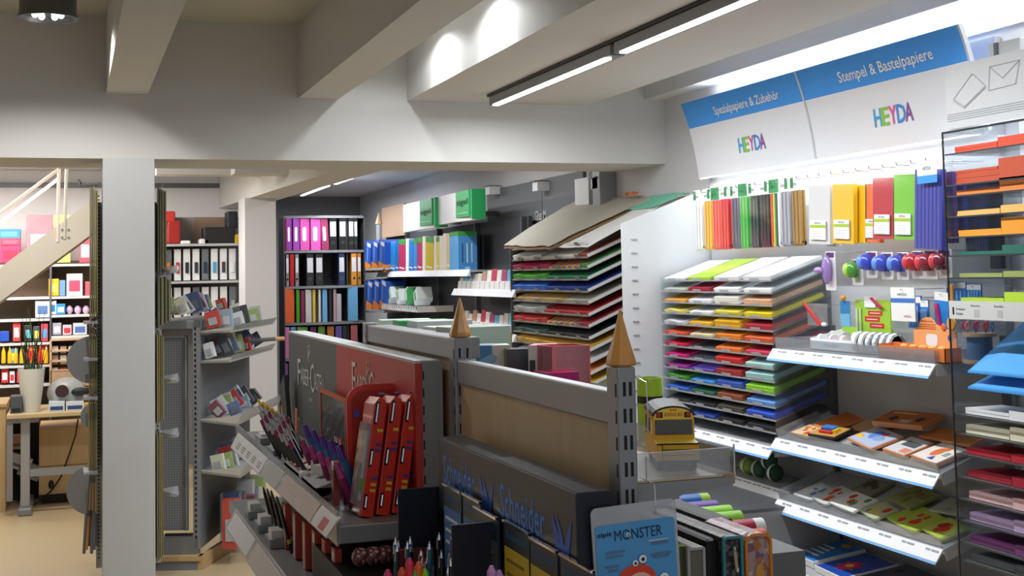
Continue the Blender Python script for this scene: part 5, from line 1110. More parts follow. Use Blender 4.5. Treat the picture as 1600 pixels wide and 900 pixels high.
# ------------------------------------------------------------------ side shelf with school bus
bsh = thing('side_shelf', 'grey side shelf with clear acrylic border holding wooden school bus', 'shelf', (1.2, 2.8, 1.0))
z = P(1000, 752, 1, 2.44).z; xr = P(1150, 742, 1, 2.44).x; 
M().box((1.078, 2.44, z-.004), (xr, 3.35, z), wood('#C8B698', axis='Y')).build('board', bsh)
M().box((xr-.03, 2.438, z-.020), (xr-.004, 2.46, z+.0005), wood('#A8845C', axis='Y')).build('corner_block', bsh)
q = M(); pts = [(1.072, 2.436, z-.005), (xr-.004, 2.436, z-.005), (xr-.01, 2.436, z-.022), (1.20, 2.436, z-.034), (1.16, 2.436, z-.055), (1.072, 2.436, z-.075)]; q.slab(pts, (0, .012, 0), GM); q.build('bracket', bsh)
M().box((xr-.014, 2.45, z-.022), (xr-.002, 3.35, z-.005), GM).build('side_rail', bsh)
q = M(); q.box((1.08, 2.441, z), (xr-.012, 2.443, z+.055), clear('#E8ECEE', .2, .12)); q.box((xr-.003, 2.441, z), (xr-.001, 3.33, z+.055), clear('#E8ECEE', .2, .12)); q.box((1.08, 2.4405, z+.055), (xr-.012, 2.4435, z+.0565), mat('#C8CCCC', .3))
q.box((xr-.004, 2.44, z), (xr-.001, 2.443, z+.062), mat('#C4C8C8', .3)); q.box((1.122, 2.4405, z), (1.124, 2.4435, z+.05), mat('#B8BCBC', .3)); q.build('acrylic_border', bsh)
# bus
bw = .098; by = 2.53; c = P(1058, 720, 1, by); T = Tr(c.x, by, z+.001) @ Rz(-19) @ Matrix.Scale(.93, 4)
t = thing('toy_school_bus', 'yellow and black wooden school bus kit facing the camera', 'toy bus', (c.x, by, z))
Y_ = wood('#D8A420', axis='X'); YT = mat('#E8C440', .45); BK = mat('#1A140C', .5)
q = M(T); q.box((-bw*.5, -.025, .022), (bw*.5, .05, .064), Y_); q.build('engine_hood', t, bevel=.0015)
q = M(T); q.box((-bw*.49, -.0245, .064), (bw*.49, .05, .0655), YT); q.build('hood_top', t)
q = M(T); q.box((-bw*.5, .05, .022), (bw*.5, .24, .118), Y_); pts = []
for j in range(11):
    a_ = math.pi*j/10; pts.append((bw*.5*math.cos(a_), .05, .118+.022*math.sin(a_)))
q.slab(pts, (0, .19, 0), Y_); q.build('body', t)
q = M(T); pts = [(bw*.52*math.cos(math.pi*j/10), .049, .12+.0235*math.sin(math.pi*j/10)) for j in range(11)]; q.slab(pts, (0, .195, 0), BK); q.build('roof_edge', t)
q = M(T); pts = [(bw*.47*math.cos(math.pi*j/10), .0475, .119+.02*math.sin(math.pi*j/10)) for j in range(11)]; pts += [(-bw*.47, .0475, .112), (bw*.47, .0475, .112)]; q.slab(pts, (0, .002, 0), YT)
q.text('SCHOOL BUS', mat('#A05820'), -bw*.22, .119, bw*.44, .009, .0473, bold=.02)
for s in (-1, 1): q.box((bw*.26*s, .0465, .116), (bw*.42*s, .0475, .129), BK); q.ball((bw*.36*s, .0465, .1225), .0055, mat('#A83018'), (1, .3, 1))
for s in (-1, 0, 1): q.ball((bw*.06*s, .047, .134), .002, mat('#B84020'))
q.build('destination_sign', t)
q = M(T); q.box((-bw*.45, .0485, .076), (bw*.45, .0505, .110), mat('#4A4A48', .2)); q.build('windscreen', t)
q = M(T); q.box((-bw*.5, -.0012, .0), (-bw*.485, 0, .072), BK) if 0 else None
q.box((-bw*.5, -.026, .062), (bw*.5, -.025, .0656), BK); q.box((-bw*.38, -.026, .025), (-bw*.36, -.025, .062), BK); q.box((-bw*.36, -.026, .050), (bw*.4, -.025, .0515), BK); q.box((-bw*.36, -.026, .038), (bw*.4, -.025, .0395), BK); q.box((-bw*.5, -.027, .022), (bw*.5, -.025, .026), BK)
q.build('grille_lines', t)
for s in (-1, 1):
    for yy in (.015, .19):
        q = M(T); q.lathe([(.010, -.006), (.0215, -.006), (.0215, .006), (.010, .006)], (bw*.40*s, yy, .0215), mat('#3A2A18', .5), n=18, axis='X'); q.build('wheel', t, smooth=True)
for j in range(4):
    q = M(T); q.box((-bw*.505, .065+.042*j, .075), (-bw*.495, .095+.042*j, .108), mat('#E8E4D8' if j == 0 else '#3A3428')); q.build('side_window', t)
q = M().box((1.14, 2.60, z+.001), (1.205, 2.75, z+.04), mat('#E8E8E4')) if 0 else None
# lime cup
cyy = 2.98; c = P(1016, 635, 1, cyy); hc = P(1016, 590, 1, cyy).z-z; t = thing('lime_cup', 'lime green cylinder tub with black band behind the bus', 'tub', (c.x, cyy, z))
M().lathe([(.032, 0), (.032, hc-.004), (.030, hc), (.027, hc), (.027, hc-.02)], (c.x, cyy, z+.001), mat('#A4CC2C', .35), n=26).build('tub', t, smooth=True)
zc_ = P(1016, 626, 1, cyy).z; M().lathe([(.0325, 0), (.0325, .018)], (c.x, cyy, zc_-.005), BLACK, n=26).build('black_band', t, smooth=True)
q = M(); q.box((1.10, 2.84, z+.001), (1.19, 2.92, z+.10), mat('#6A5A48', .5)); q.box((1.10, 2.839, z+.05), (1.15, 2.84, z+.1), PAPER); one(q, 'wooden_kit_box', 'dark brown kit box standing directly behind the school bus', 'box')

# ------------------------------------------------------------------ folders and cases below side shelf
rack = thing('case_bin', 'grey side bin under the bus shelf holding cases and folders', 'bin', (1.3, 2.9, .5))
M().box((1.08, 2.44, .62), (1.80, 3.9, .66), GM).build('board', rack); M().box((1.08, 3.88, .66), (1.62, 3.9, .80), GM).build('back_lip', rack); M().box((1.40, 2.93, .665), (1.79, 3.87, .847), mat('#6E7074', .6)).build('riser', rack)
def case(u0, u1, v, yn, L, name, label, c, top=None, edge=None, r=.012, cat='case', zb_=.661):
    a = P(u0, v, 1, yn); b = P(u1, v, 1, yn); w_ = b.x-a.x; h = a.z-zb_
    t = thing(name, label, cat, ((a.x+b.x)/2, yn, zb_)); T = Tr((a.x+b.x)/2, yn, zb_)
    M(T @ Rz(90) @ Tr(0, 0, h/2)).box((0, -w_/2, -h/2), (L, w_/2, h/2), c).build('body', t, bevel=min(r, w_*.4))
    if edge:
        q = M(T @ Tr(0, 0, h/2)); e = min(.006, w_*.16)
        n = 6; o = []; i_ = []
        for cx, cz, a0 in ((w_/2-r, h/2-r, 0), (-w_/2+r, h/2-r, 90)):
            for j in range(n): an = math.radians(a0+90*j/(n-1)); o.append((cx+r*math.cos(an), -.003, cz+r*math.sin(an))); i_.append((cx+(r-e)*math.cos(an), -.003, cz+(r-e)*math.sin(an)))
        o = [(w_/2, -.003, -h/2)]+o+[(-w_/2, -.003, -h/2)]; i_ = [(w_/2-e, -.003, -h/2)]+i_+[(-w_/2+e, -.003, -h/2)]; k_ = len(o)
        vs_ = o+i_+[(p[0], .004, p[2]) for p in o]+[(p[0], .004, p[2]) for p in i_]
        fs_ = []
        for j in range(k_-1): fs_ += [(j, j+1, k_+j+1, k_+j), (j+2*k_, j+3*k_, j+3*k_+1, j+2*k_+1), (j, j+2*k_, j+2*k_+1, j+1), (j+k_, j+k_+1, j+3*k_+1, j+3*k_)]
        q.add(vs_, fs_, edge); q.build('edge_piping', t)
    return t, T, w_, h
r_ = .009
case(1058, 1070, 852, 2.50, .24, 'folder', 'thin folder with lime green rounded edge beside hanging card', mat('#54603A', .5), edge=mat('#A8C848', .5), r=.005, cat='folder')
case(1073, 1101, 856, 2.48, .24, 'folder', 'folder with light grey rounded edge beside black case', mat('#6A6A60', .5), edge=mat('#A8AAAC', .5), r=.005, cat='folder')
q = M(); a = P(1070, 848, 1, 2.62); q.box((a.x, 2.62, .661), (a.x+.02, 2.8, a.z), mat('#8A2438')); one(q, 'folder', 'dark red folder top just behind the grey edged folder', 'folder')
case(1102, 1127, 844, 2.53, .45, 'black_case', 'wide plain black case left of the teal zipped case', mat('#141416', .6), r=.012)
t, T, w_, h = case(1128, 1160, 839, 2.50, .36, 'zipped_pencil_case', 'black pencil case with teal piping and hanging zip pull', spots('#1C1C1E', ['#5A5A56', '#26282C'], 120), edge=mat('#3A8494', .6), r=.012)
q = M(T); q.cyl((.0, -.006, h-.022), (.0, -.010, h-.03), .0035, CHROME, n=8); q.slab([(-.004, -.010, h-.030), (.003, -.010, h-.030), (.007, -.010, h-.068), (.0, -.010, h-.070)], (0, -.002, 0), mat('#B8AC90', .3, .7)); q.cyl((.004, -.011, h-.066), (.004, -.011, h-.074), .004, CHROME, n=8); q.build('zip_pull', t)
t, T, w_, h = case(1163, 1205, 835, 2.50, .21, 'patterned_pouch', 'orange edged pouch with mauve pattern, rightmost of the cases', spots('#A89098', ['#C8B4B4', '#7A5A70', '#B07040'], 60), edge=mat('#D8821C', .4, coat=.4), r=.02)
q = M(T); q.ball((0, -.004, h*.72), .013, mat('#C89040', .4), (1, .4, 2.4)); q.build('charm', t)
case(1108, 1148, 812, 2.84, .50, 'long_case', 'long matt black case lying behind the upright cases', mat('#1A1A1C', .6), r=.012, zb_=.80)
rolls = [(1058, 1105, 772, '#2468B8', 'blue', 3.62, '#98C030'), (1068, 1118, 783, '#6A48A8', 'violet', 3.50, None), (1080, 1140, 791, '#90D030', 'lime green', 3.38, None), (1092, 1156, 800, '#8CCC38', 'second lime green', 3.28, None), (1120, 1190, 812, '#B02A48', 'red to violet', 3.12, '#E8E8E8'), (1124, 1192, 828, '#D84828', 'orange-red', 3.02, None), (1046, 1062, 780, '#D83828', 'red', 3.55, None), (1130, 1190, 843, '#D8E0D0', 'white green', 2.98, '#90C030')]
for i, (u0, u1, v, c, nm, yy, cap) in enumerate(rolls):
    r = .026; yy = P((u0+u1)/2, v, 2, .90).y; a = P(u0, v, 1, yy); b = P(u1, v, 1, yy); a.z = b.z = .90
    t = thing('paper_roll', '%s wrapping roll lying crosswise behind the cases' % nm, 'roll', ((a.x+b.x)/2, yy, a.z-r), 'crosswise paper rolls')
    M().cyl((a.x, yy, a.z-r), (b.x-(.03 if cap else 0), yy, a.z-r), r, mat(c, .4), n=20).build('roll', t, smooth=True)
    if cap: M().cyl((b.x-.03, yy, a.z-r), (b.x, yy, a.z-r), r*1.01, mat(cap, .4), n=20).build('end_wrap', t, smooth=True)
    M().cyl((a.x-.001, yy, a.z-r), (a.x, yy, a.z-r), r*.6, BLACK, n=16).build('hollow_end', t)
# ------------------------------------------------------------------ goods seen over the near rail
gsh = thing('gondola_shelf', 'hidden grey shelf on far side of gondola behind rail', 'shelf', (1.3, 3.0, 1.2)); M().box((1.09, 3.36, 1.20), (1.45, 4.95, 1.22), GM).build('board', gsh); M().box((1.43, 3.36, 1.22), (1.45, 4.95, 1.25), CLRD).build('fence', gsh)
def pk(u0, u1, v0, v1, y, x_d, name, label, c, side_c=None, rz=0, cat='pack', print_=None, zb2=1.221):
    a = P(u0, v1, 1, y); b = P(u1, v0, 1, y); w_ = b.x-a.x; T = Tr(a.x, y, zb2) @ Rz(rz); h = P(u0, v0, 1, y).z-zb2
    t = thing(name, label, cat, (a.x+w_/2, y, zb2)); M(T).box((0, 0, 0), (w_, x_d, h), c).build('box', t, bevel=.0015)
    if print_: q = M(T); print_(q, w_, h); q.build('print', t)
    return t
pk(748, 795, 540, 590, 3.75, .10, 'postcard_pack', 'clear pack with blue and beige picture beside the far cone', spots('#D8D4C4', ['#4C88B8', '#88B4D0', '#F0F0EC'], 18), rz=-12, zb2=1.222)
pk(793, 826, 546, 590, 3.68, .08, 'bagged_item', 'dark grey item in crinkled clear bag behind near rail', mat('#505258', .2, .3), rz=-8)
pk(826, 860, 541, 592, 3.60, .12, 'hobby_box', 'white box with black front and pink top behind near rail', mat('#E4E4E6'), rz=-30, print_=lambda q, w_, h: (q.box((w_*.55, -.001, 0), (w_, 0, h*.8), BLACK), q.box((w_*.05, -.001, h*.1), (w_*.3, 0, h*.7), mat('#404040')), q.box((0, .001, h), (w_, .11, h+.002), mat('#D87088'))))
t = thing('pink_acrylic_box', 'open pink translucent acrylic box standing on the gondola', 'box', (1.38, 3.5, 1.22)); a = P(884, 600, 1, 3.42); z1 = P(884, 540, 1, 3.5).z
pkm = clear('#F08898', .25, .12); pke = mat('#E8707C', .3); T = Tr(a.x-.03, 3.45, 1.221); q = M(T); s = .115; h = z1-1.221+.0
for (p0, p1) in (((0, 0, 0), (s, .003, h)), ((0, s, 0), (s, s+.003, h)), ((0, 0, 0), (.003, s, h)), ((s, 0, 0), (s+.003, s, h)), ((0, 0, 0), (s, s, .003))): q.box(p0, p1, pkm)
q.build('walls', t); q = M(T)
for (p0, p1) in (((0, 0, h), (s, .004, h+.002)), ((0, s, h), (s, s+.004, h+.002)), ((0, 0, h), (.004, s, h+.002)), ((s, 0, h), (s+.004, s, h+.002)), ((s, -.001, 0), (s+.004, .003, h)), ((0, -.001, 0), (.004, .003, h))): q.box(p0, p1, pke)
q.build('painted_edge_glow', t)  # acrylic edge glow put into plain opaque pink strips, nothing emits
pk(862, 884, 542, 596, 3.64, .05, 'clear_pack', 'clear and white packets leaning beside pink acrylic box', mat('#C8C0C4', .3))
pk(856, 905, 583, 600, 3.40, .12, 'magenta_box', 'low magenta box lying just behind the near rail', mat('#B01878', .35), zb2=1.221)
pk(760, 800, 520, 545, 4.4, .1, 'yellow_box', 'dark yellow box further back behind the farther cone', mat('#8C7A20', .5), zb2=1.222)
for i in range(5):
    p = P(600+28*i, 508+3*i, 0, 1.16); q = M(Tr(1.13, p.y-.08, 1.221) @ Rz(-8+4*i)); q.box((0, 0, 0), (.2, .14, .180+.006*(i % 3)), mat(('#C8D8CC', '#2E9A50', '#C0C4C4', '#D8DCD8', '#A8BCAC')[i], .35)); one(q, 'paper_pack', '%s pack peeking above the far gondola bay, %s from left' % (('pale green', 'green', 'grey', 'white', 'pale sage')[i], NTH[i]), 'pack', 'packs above the far bay')

# ------------------------------------------------------------------ left: column display
pd = thing('column_display', 'perforated metal display board wrapped behind the near column', 'display board', (.28, 7.29, 0))
xl = P(150, 500, 1, 7.27).x; xr_ = P(250, 500, 1, 7.27).x; zt = P(150, 316, 1, 7.27).z
M().box((xl, 7.26, .05), (xr_, 7.29, zt), mat('#A8AAA8', .5, .2)).build('board', pd)
q = M()
for x in ((xl+.010), (xr_-.018)):
    for k in range(95): q.box((x, 7.2595, .10+k*.0205), (x+.008, 7.261, .108+k*.0205), SLOT)
q.build('punched_holes', pd, kind='stuff')
OL = [mat('#857D4E', .5), mat('#74725A', .5), mat('#968C54', .5)]
def hanging(u0, u1, v0, v1, y, label, i, cols=None):
    a = P(u0, v1, 1, y); b = P(u1, v0, 1, y); z1 = P(u0, v0, 1, y).z; n = 4; w_ = (b.x-a.x)/n
    t = thing('hanging_sheets', label, 'hanging pack', ((a.x+b.x)/2, y, a.z), 'olive sheet packs on column')
    for k in range(n):
        q = M(); q.box((a.x+w_*k, y-.14, a.z+.01*k), (a.x+w_*k+w_*.7, y, z1-.006*k), (cols or OL)[(k+i) % len(cols or OL)]); q.build('sheet', t)
    q = M(); q.tube([((a.x+b.x)/2, y+.01, z1), ((a.x+b.x)/2, y-.16, z1+.004), ((a.x+b.x)/2, y-.165, z1+.02)], .003, CHROME); q.build('hook', t)
    return t
for i, (v0, v1, u0, u1) in enumerate(((295, 500, 140, 153), (508, 615, 139, 152), (620, 735, 138, 152))): hanging(u0, u1, v0, v1, 7.25, 'olive sheet pack hanging left of near column, %s' % ORD[i], i)
for i, (v0, v1, u0, u1) in enumerate(((296, 425, 244, 258), (432, 510, 244, 266), (520, 660, 243, 254), (672, 870, 243, 253))): hanging(u0, u1, v0, v1, 7.25, 'olive sheet pack hanging right of near column, %s' % ORD[i], i, OL if i > 1 else [mat('#5E5C44', .5), mat('#6A6850', .5), mat('#84805A', .5)])
q = M(); p = P(125, 290, 1, 7.2); q.box((p.x, 7.15, p.z), (P(152, 290, 1, 7.2).x, 7.25, p.z+.012), mat('#6E6E68', .4)); q.slab([(p.x, 7.15, p.z), (p.x-.012, 7.15, p.z+.035), (p.x, 7.15, p.z+.03), (p.x+.01, 7.15, p.z+.01)], (0, .1, 0), DGREY); one(q, 'hanger_arm', 'dark metal hanger arm sticking out left of the column', 'hook')
for i, (u, v, r) in enumerate(((143, 562, 34), (145, 765, 36), (146, 650, 18))):
    p = P(u, v, 1, 7.33); rr_ = r*7.5/2000; q = M().lathe([(rr_, 0), (rr_, .004)], (p.x, 7.33, p.z), mat('#9A9CA0', .5), n=28, axis='Y'); one(q, 'round_card', 'grey round plate edge left of column, %s' % ('upper large', 'lower large', 'small middle')[i], 'plate', 'grey round plates')
for i, v in enumerate((505, 562, 622, 737)):
    p = P(146, v, 1, 7.15); q = M().box((p.x-.05, 7.05, p.z), (p.x+.02, 7.25, p.z+.012), clear('#E8ECF0', .4, .35)); q.cyl((p.x-.05, 7.05, p.z+.006), (p.x+.02, 7.05, p.z+.006), .007, CLRH, n=8); one(q, 'clear_hook', 'clear plastic price hook left of column, %s' % ORD[i], 'hook', 'clear hooks left')
for i, v in enumerate((432, 604, 690, 782)):
    p = P(246, v, 1, 7.15); q = M().slab([(p.x, 7.25, p.z), (p.x+.10, 7.10, p.z+.02), (p.x+.11, 7.10, p.z+.035), (p.x+.11, 7.2, p.z+.05), (p.x, 7.25, p.z+.03)], (0, 0, .012), clear('#E8ECF0', .4, .35)); one(q, 'clear_hook', 'clear plastic price hook right of column, %s' % ORD[i], 'hook', 'clear hooks right')
t = thing('hanging_tools', 'bundle of grey and orange hanging tools low at column', 'tools', (.08, 7.2, .1))
for i in range(6):
    a = P(131+4*i, 865-6*(i % 3), 1, 7.2); b = P(141+1.5*i, 742+12*(i % 2), 1, 7.2); q = M(); q.cyl(b, a.lerp(b, .5), .006, mat('#C8A060' if i % 2 else '#70757C', .5), n=7); q.cyl(a.lerp(b, .5), a, .012, mat(('#5A5E66', '#6A6E78', '#E09030', '#484C58', '#70747C', '#7A7E84')[(i+1) % 6], .6), r2=.008, n=8); q.build('brush', t)

# ------------------------------------------------------------------ rotated grey gondola right of column
ANG = -20
c0 = Vector((.66, 7.26, 0)); TG = Matrix.Translation(c0) @ Rz(ANG)      # local -Y faces the camera, +Y runs away
lg = thing('peg_gondola', 'grey gondola with perforated end panel beside near column', 'shelving', tuple(c0))
ZT = 1.345
MT = mat('#85888B', .45, .3)
q = M(TG); q.box((-.035, .0, .10), (-.0, .05, ZT), MT); 
q.build('end_post', lg, bevel=.003)
q = M(TG)
for k in range(40): q.box((-.024, -.0006, .16+.029*k), (-.014, .001, .176+.029*k), SLOT)
q.build('slots', lg, kind='stuff')
q = M(TG); q.box((-.30, .03, .20), (-.075, .04, ZT-.09), perforated('#84888C', '#3A3C40', .014)); q.build('perforated_panel', lg)
q = M(TG); q.box((-.08, .015, .20), (-.070, .045, ZT-.085), MT); q.box((-.30, .015, ZT-.095), (-.07, .045, ZT-.085), MT); q.build('panel_frame', lg)
q = M(TG); q.box((-.34, .0, .06), (-.01, .06, .17), MT); q.build('foot_panel', lg); q = M(TG); q.box((-.30, -.002, .175), (-.20, .02, .188), BLACK); q.box((-.19, -.002, .175), (-.04, .02, .188), BLACK); q.build('foot_gap', lg)
q = M(TG); q.box((-.36, -.04, .0), (.0, -.02, .05), mat('#7A7D80', .5)); q.box((-.37, -.05, .05), (.02, .02, .075), wood('#C0A070', axis='X')); q.build('plinth', lg)
q = M(TG); q.slab([(.0, -.04, 0), (.0, -.04, .075), (.03, -.04, .075), (.03, -.04, 0)], (.10, 1.3, 0), wood('#C0A070', axis='Y')); q.build('plinth_side', lg)
q = M(TG); q.box((-.30, .0, ZT-.045), (-.0, .9, ZT), MT); q.build('top_box', lg, bevel=.003)
q = M(TG); q.box((-.02, .05, .1), (.0, 1.25, ZT-.09), mat('#6C6F74', .5)); q.build('back_wall', lg)
for i, (z, d, tl) in enumerate(((ZT-.06, .17, 0), (1.12, .16, 0), (.80, .20, 8), (.52, .22, 8))):
    q = M(TG @ Tr(.0, .0, z) @ Ry(tl)); q.box((0, .03, -.012), (d, 1.2, 0), LGREY); q.slab([(d, .03, 0), (d+.02, .03, .06 if tl else .03), (d+.022, .03, .06 if tl else .03), (d+.004, .03, 0)], (0, 1.17, 0), CLRH); q.slab([(0, .03, -.012), (d, .03, -.012), (d+.02, .03, .05 if tl else .02), (0, .03, 0)], (0, .004, 0), mat('#B8B4A8', .5)); q.build('shelf_board', lg)
cl = ['#D0D4BC', '#4A5880', '#B0B4B8', '#C04A40', '#4A4C50', '#9CB070', '#D8DADC', '#66749A', '#9AB0C0', '#7A4A58', '#C0C4C8', '#5A5C60']
cn_ = ['cream', 'navy', 'silver', 'red', 'black', 'light green', 'white', 'slate blue', 'sky blue', 'wine', 'pale grey', 'charcoal']
for r, (z, n, xx) in enumerate(((ZT+.001, 16, -.24), (ZT-.055, 12, .02), (1.125, 15, .02), (.79, 13, .03), (.50, 12, .03), (.09, 12, .03))):
    for k in range(n):
        ci = (k*5+r*3) % 12; rr2 = random.Random(100*r+k)
        x = xx+(rr2.uniform(0, .10) if r else .03+.027*k*0+rr2.uniform(0, .12)); y = (.06+.07*k) if r else (.03+.052*k)
        T = TG @ Tr(x, y, z+.004+(.02 if r == 0 else 0)) @ Rz(rr2.uniform(-20, 20)) @ Ry(rr2.uniform(-42, -5) if r else rr2.uniform(-35, -10))
        sh = (rr2.uniform(.05, .09), rr2.uniform(.012, .03), rr2.uniform(.07, .12))
        if r == 5: sh = (.09, .07, rr2.uniform(.12, .3)); T = TG @ Tr(x, y, z)
        t = thing('blister_pack', '%s blister pack %s of gondola beside column, %s from front' % (cn_[ci], ('on the top', 'on the upper ledge', 'on the second shelf', 'on the third shelf', 'on the fourth shelf', 'at the foot')[r], NTH[k]), 'blister pack', tuple(T @ Vector((0, 0, 0))), 'blister packs on the peg gondola')
        M(T).box((0, 0, 0), sh, mat(cl[ci], .4)).build('card', t); q = M(T); q.box((sh[0]*.2, -.006, sh[2]*.15), (sh[0]*.8, 0, sh[2]*.6), mat(('#A8ACB0', '#C8CCCE', '#6C7074')[k % 3], .2)); q.box((-.001, sh[1]*.2, sh[2]*.2), (0, sh[1]*.8, sh[2]*.8), mat('#E4E6E8', .3)); q.build('blister', t)
q = M(TG @ Tr(.16, .55, 1.20)); q.cyl((0, 0, 0), (.16, -.02, .01), .012, mat('#6A6C70'), n=10); q.cyl((.16, -.02, .01), (.21, -.025, .012), .012, mat('#D8A878'), n=10); one(q, 'cardboard_tube', 'grey tube with peach tip sticking out of gondola shelf', 'tube', smooth=True)

# ------------------------------------------------------------------ middle shelving between the columns
ms = thing('wall_rack', 'grey wall rack with hanging office goods between the columns', 'shelving', (1.0, 11.2, 0))
for z in (1.855, 1.545, 1.21): M().box((.70, 10.95, z-.012), (1.40, 11.3, z+.008), LGREY).build('shelf_board', ms)
M().box((.70, 11.3, 0), (1.70, 11.34, 2.1), mat('#8A8684', .7)).build('back_panel', ms)
M().box((.68, 10.95, 0), (.70, 11.34, 1.9), MT).build('side_panel', ms)
for r, (zb3, zt3) in enumerate(((1.56, 1.82), (1.235, 1.50))):
    for k in range(8):
        x = .73+.075*k; c = ('#F08020', '#C02840', '#2A2C34', '#303440', '#24304C', '#4AA0D0', '#3A3A3C', '#E8E8EA')[k] if r == 0 else ('#8A90A0', '#E8E8E8', '#E0A050', '#F0F0F0', '#70809A', '#C8C8CC', '#383A3E', '#B0B0B0')[k]
        t = thing('hanging_pack', 'white carded pack hanging in rack between columns, %s row, %s from left' % (('upper', 'lower')[r], NTH[k]), 'hanging pack', (x, 11.0, zb3), 'carded packs between columns'); M().box((x, 11.0, zb3), (x+.055, 11.12, zt3), mat('#E6E7E9' if (k+r) % 4 else '#70747C', .5)).build('card', t); M().box((x+.015, 10.99, zb3+.06), (x+.042, 11.0, zb3+.15), mat(c, .4)).build('tool', t)
for i, (u0, u1, v0, v1, c, lab, cat) in enumerate(((246, 274, 330, 348, '#B02820', 'red bag lying at the top left of the rack', 'bag'), (262, 282, 345, 381, '#981C18', 'dark red upright pack beside rack top', 'pack'), (282, 298, 376, 382, '#E0E0E0', 'flat white box on rack top', 'box'), (312, 328, 373, 382, '#D8D8D8', 'crumpled white paper on rack top', 'paper'), (318, 368, 355, 382, '#1C1C1E', 'black storage box on rack top', 'box'), (355, 372, 330, 356, '#202430', 'dark blue bag on top of black box', 'bag'), (366, 376, 366, 382, '#E8B020', 'yellow object on rack top by far column', 'object'))):
    a = P(u0, v1, 1, 11.05); b = P(u1, v0, 1, 11.05); q = M().box((a.x, 11.05, a.z+(.0)), (b.x, 11.25, P(u0, v0, 1, 11.05).z), mat(c, .5)); one(q, 'storage_'+cat if cat != 'object' else 'yellow_pack', lab, cat, bevel=.012)
M().box((1.0, 11.29, 1.87), (1.30, 11.298, 2.1), mat('#8A7260', .7)).build('brown_panel', ms)

# ------------------------------------------------------------------ left back shelving
lb = thing('stationery_shelving', 'white stationery shelving along the back wall at left', 'shelving', (-.2, 11.7, 0))
BYL = 11.5
def zpx(v): return P(60, v, 1, BYL).z
xm = P(79, 500, 1, BYL).x; xL = -1.6; xR2 = .62
for v, a, b in ((413, xL, xR2), (464, xm, xR2), (464, xL, xm), (493, xm, xR2), (498, xL, xm), (526, xm, xR2), (535, xL, xm), (570, xL, xm), (600, xL, xm), (560, xm, xR2), (640, xL, xm)):
    M().box((a+.008, BYL, zpx(v)-.02), (b-.008, 11.85, zpx(v)), mat('#C8C8C6', .5)).build('shelf_board', lb)
for x in (xm, xR2, xL): M().box((x-.008, BYL, 0), (x+.008, 11.86, 1.74), DGREY).build('upright', lb)
M().box((xL, 11.86, 0), (xR2, 11.90, 1.75), mat('#7A6450', .7)).build('back_panel', lb)
def prod(u0, u1, v0, v1, c, name, lab, cat, shape='box', c2=None, dd=.12, y=None, alpha=None, group='goods on the left stationery shelving'):
    y = y or BYL+.02; a = P(u0, v1, 1, y); b = P(u1, v0, 1, y); z1 = P(u0, v0, 1, y).z; mt = alpha or mat(c, .4); cx = (a.x+b.x)/2; w_ = b.x-a.x; z0 = a.z+.003
    t = thing(name, lab, cat, (cx, y, z0), group)
    if shape == 'bottle':
        h = z1-z0; M().lathe([(w_*.45, 0), (w_*.48, h*.1), (w_*.42, h*.55), (w_*.18, h*.75), (w_*.16, h*.8)], (cx, y+.06, z0), mt, n=12).build('bottle_body', t, smooth=True); M().lathe([(w_*.2, h*.8), (w_*.06, h)], (cx, y+.06, z0), mat(c2 or '#F0C020'), n=10).build('nozzle', t, smooth=True)
    elif shape == 'ball':
        M().lathe([(w_*.2, 0), (w_*.5, (z1-z0)*.35), (w_*.48, (z1-z0)*.7), (w_*.2, z1-z0)], (cx, y+.06, z0), mt, n=14).build('jar', t, smooth=True)
    else:
        M().box((a.x, y, z0), (b.x, y+dd, z1), mt).build('box', t, bevel=.003)
        if c2: M().box((a.x+w_*.15, y-.002, z0+(z1-z0)*.2), (b.x-w_*.15, y, z0+(z1-z0)*.7), mat(c2, .4)).build('label', t)
pink = clear('#F070A8', .2, .25)
prod(0, 32, 372, 384, '#E83050', 'drawer_box', 'red desk drawer box on top shelf at left frame edge', 'drawer box', c2='#F0506A', group=None); prod(0, 32, 384, 411, '#E8285A', 'drawer_box', 'pinkish red drawer box beneath the blue one', 'drawer box', c2='#C01840', group=None)
prod(-4, 32, 358, 373, '#2878A8', 'drawer_box', 'blue desk drawer box topmost at left edge', 'drawer box', c2='#50B0D8', group=None)
prod(41, 82, 336, 411, '#F080B0', 'file_box', 'tall translucent pink file box on top shelf', 'file box', alpha=pink, group=None); prod(84, 110, 336, 411, '#D8E860', 'file_box', 'lime yellow file box behind stair baluster', 'file box', group=None, c2='#E8F090'); prod(47, 72, 366, 411, '#E898C8', 'file_box', 'light pink file box in front of tall pink one', 'file box', y=11.5, group=None)
prod(124, 142, 370, 411, '#D84A60', 'file_box', 'pink and red boxes right on top shelf', 'file box', c2='#F0E0E4', group=None)
for u0, u1, v0, v1, c, c2, nm in ((78, 92, 408, 422, '#F0B020', '#E88820', 'orange yellow box'), (93, 102, 410, 422, '#5888B8', None, 'blue pack'), (104, 130, 399, 421, '#E8E8EC', '#C04060', 'white cube with red base'), (134, 141, 408, 422, '#D06070', None, 'pinkish pack'), (78, 88, 430, 452, '#E0E8F0', '#3080C0', 'white and blue pack'), (88, 101, 435, 453, '#2890D0', '#E8F0F8', 'blue pack with label')):
    pass
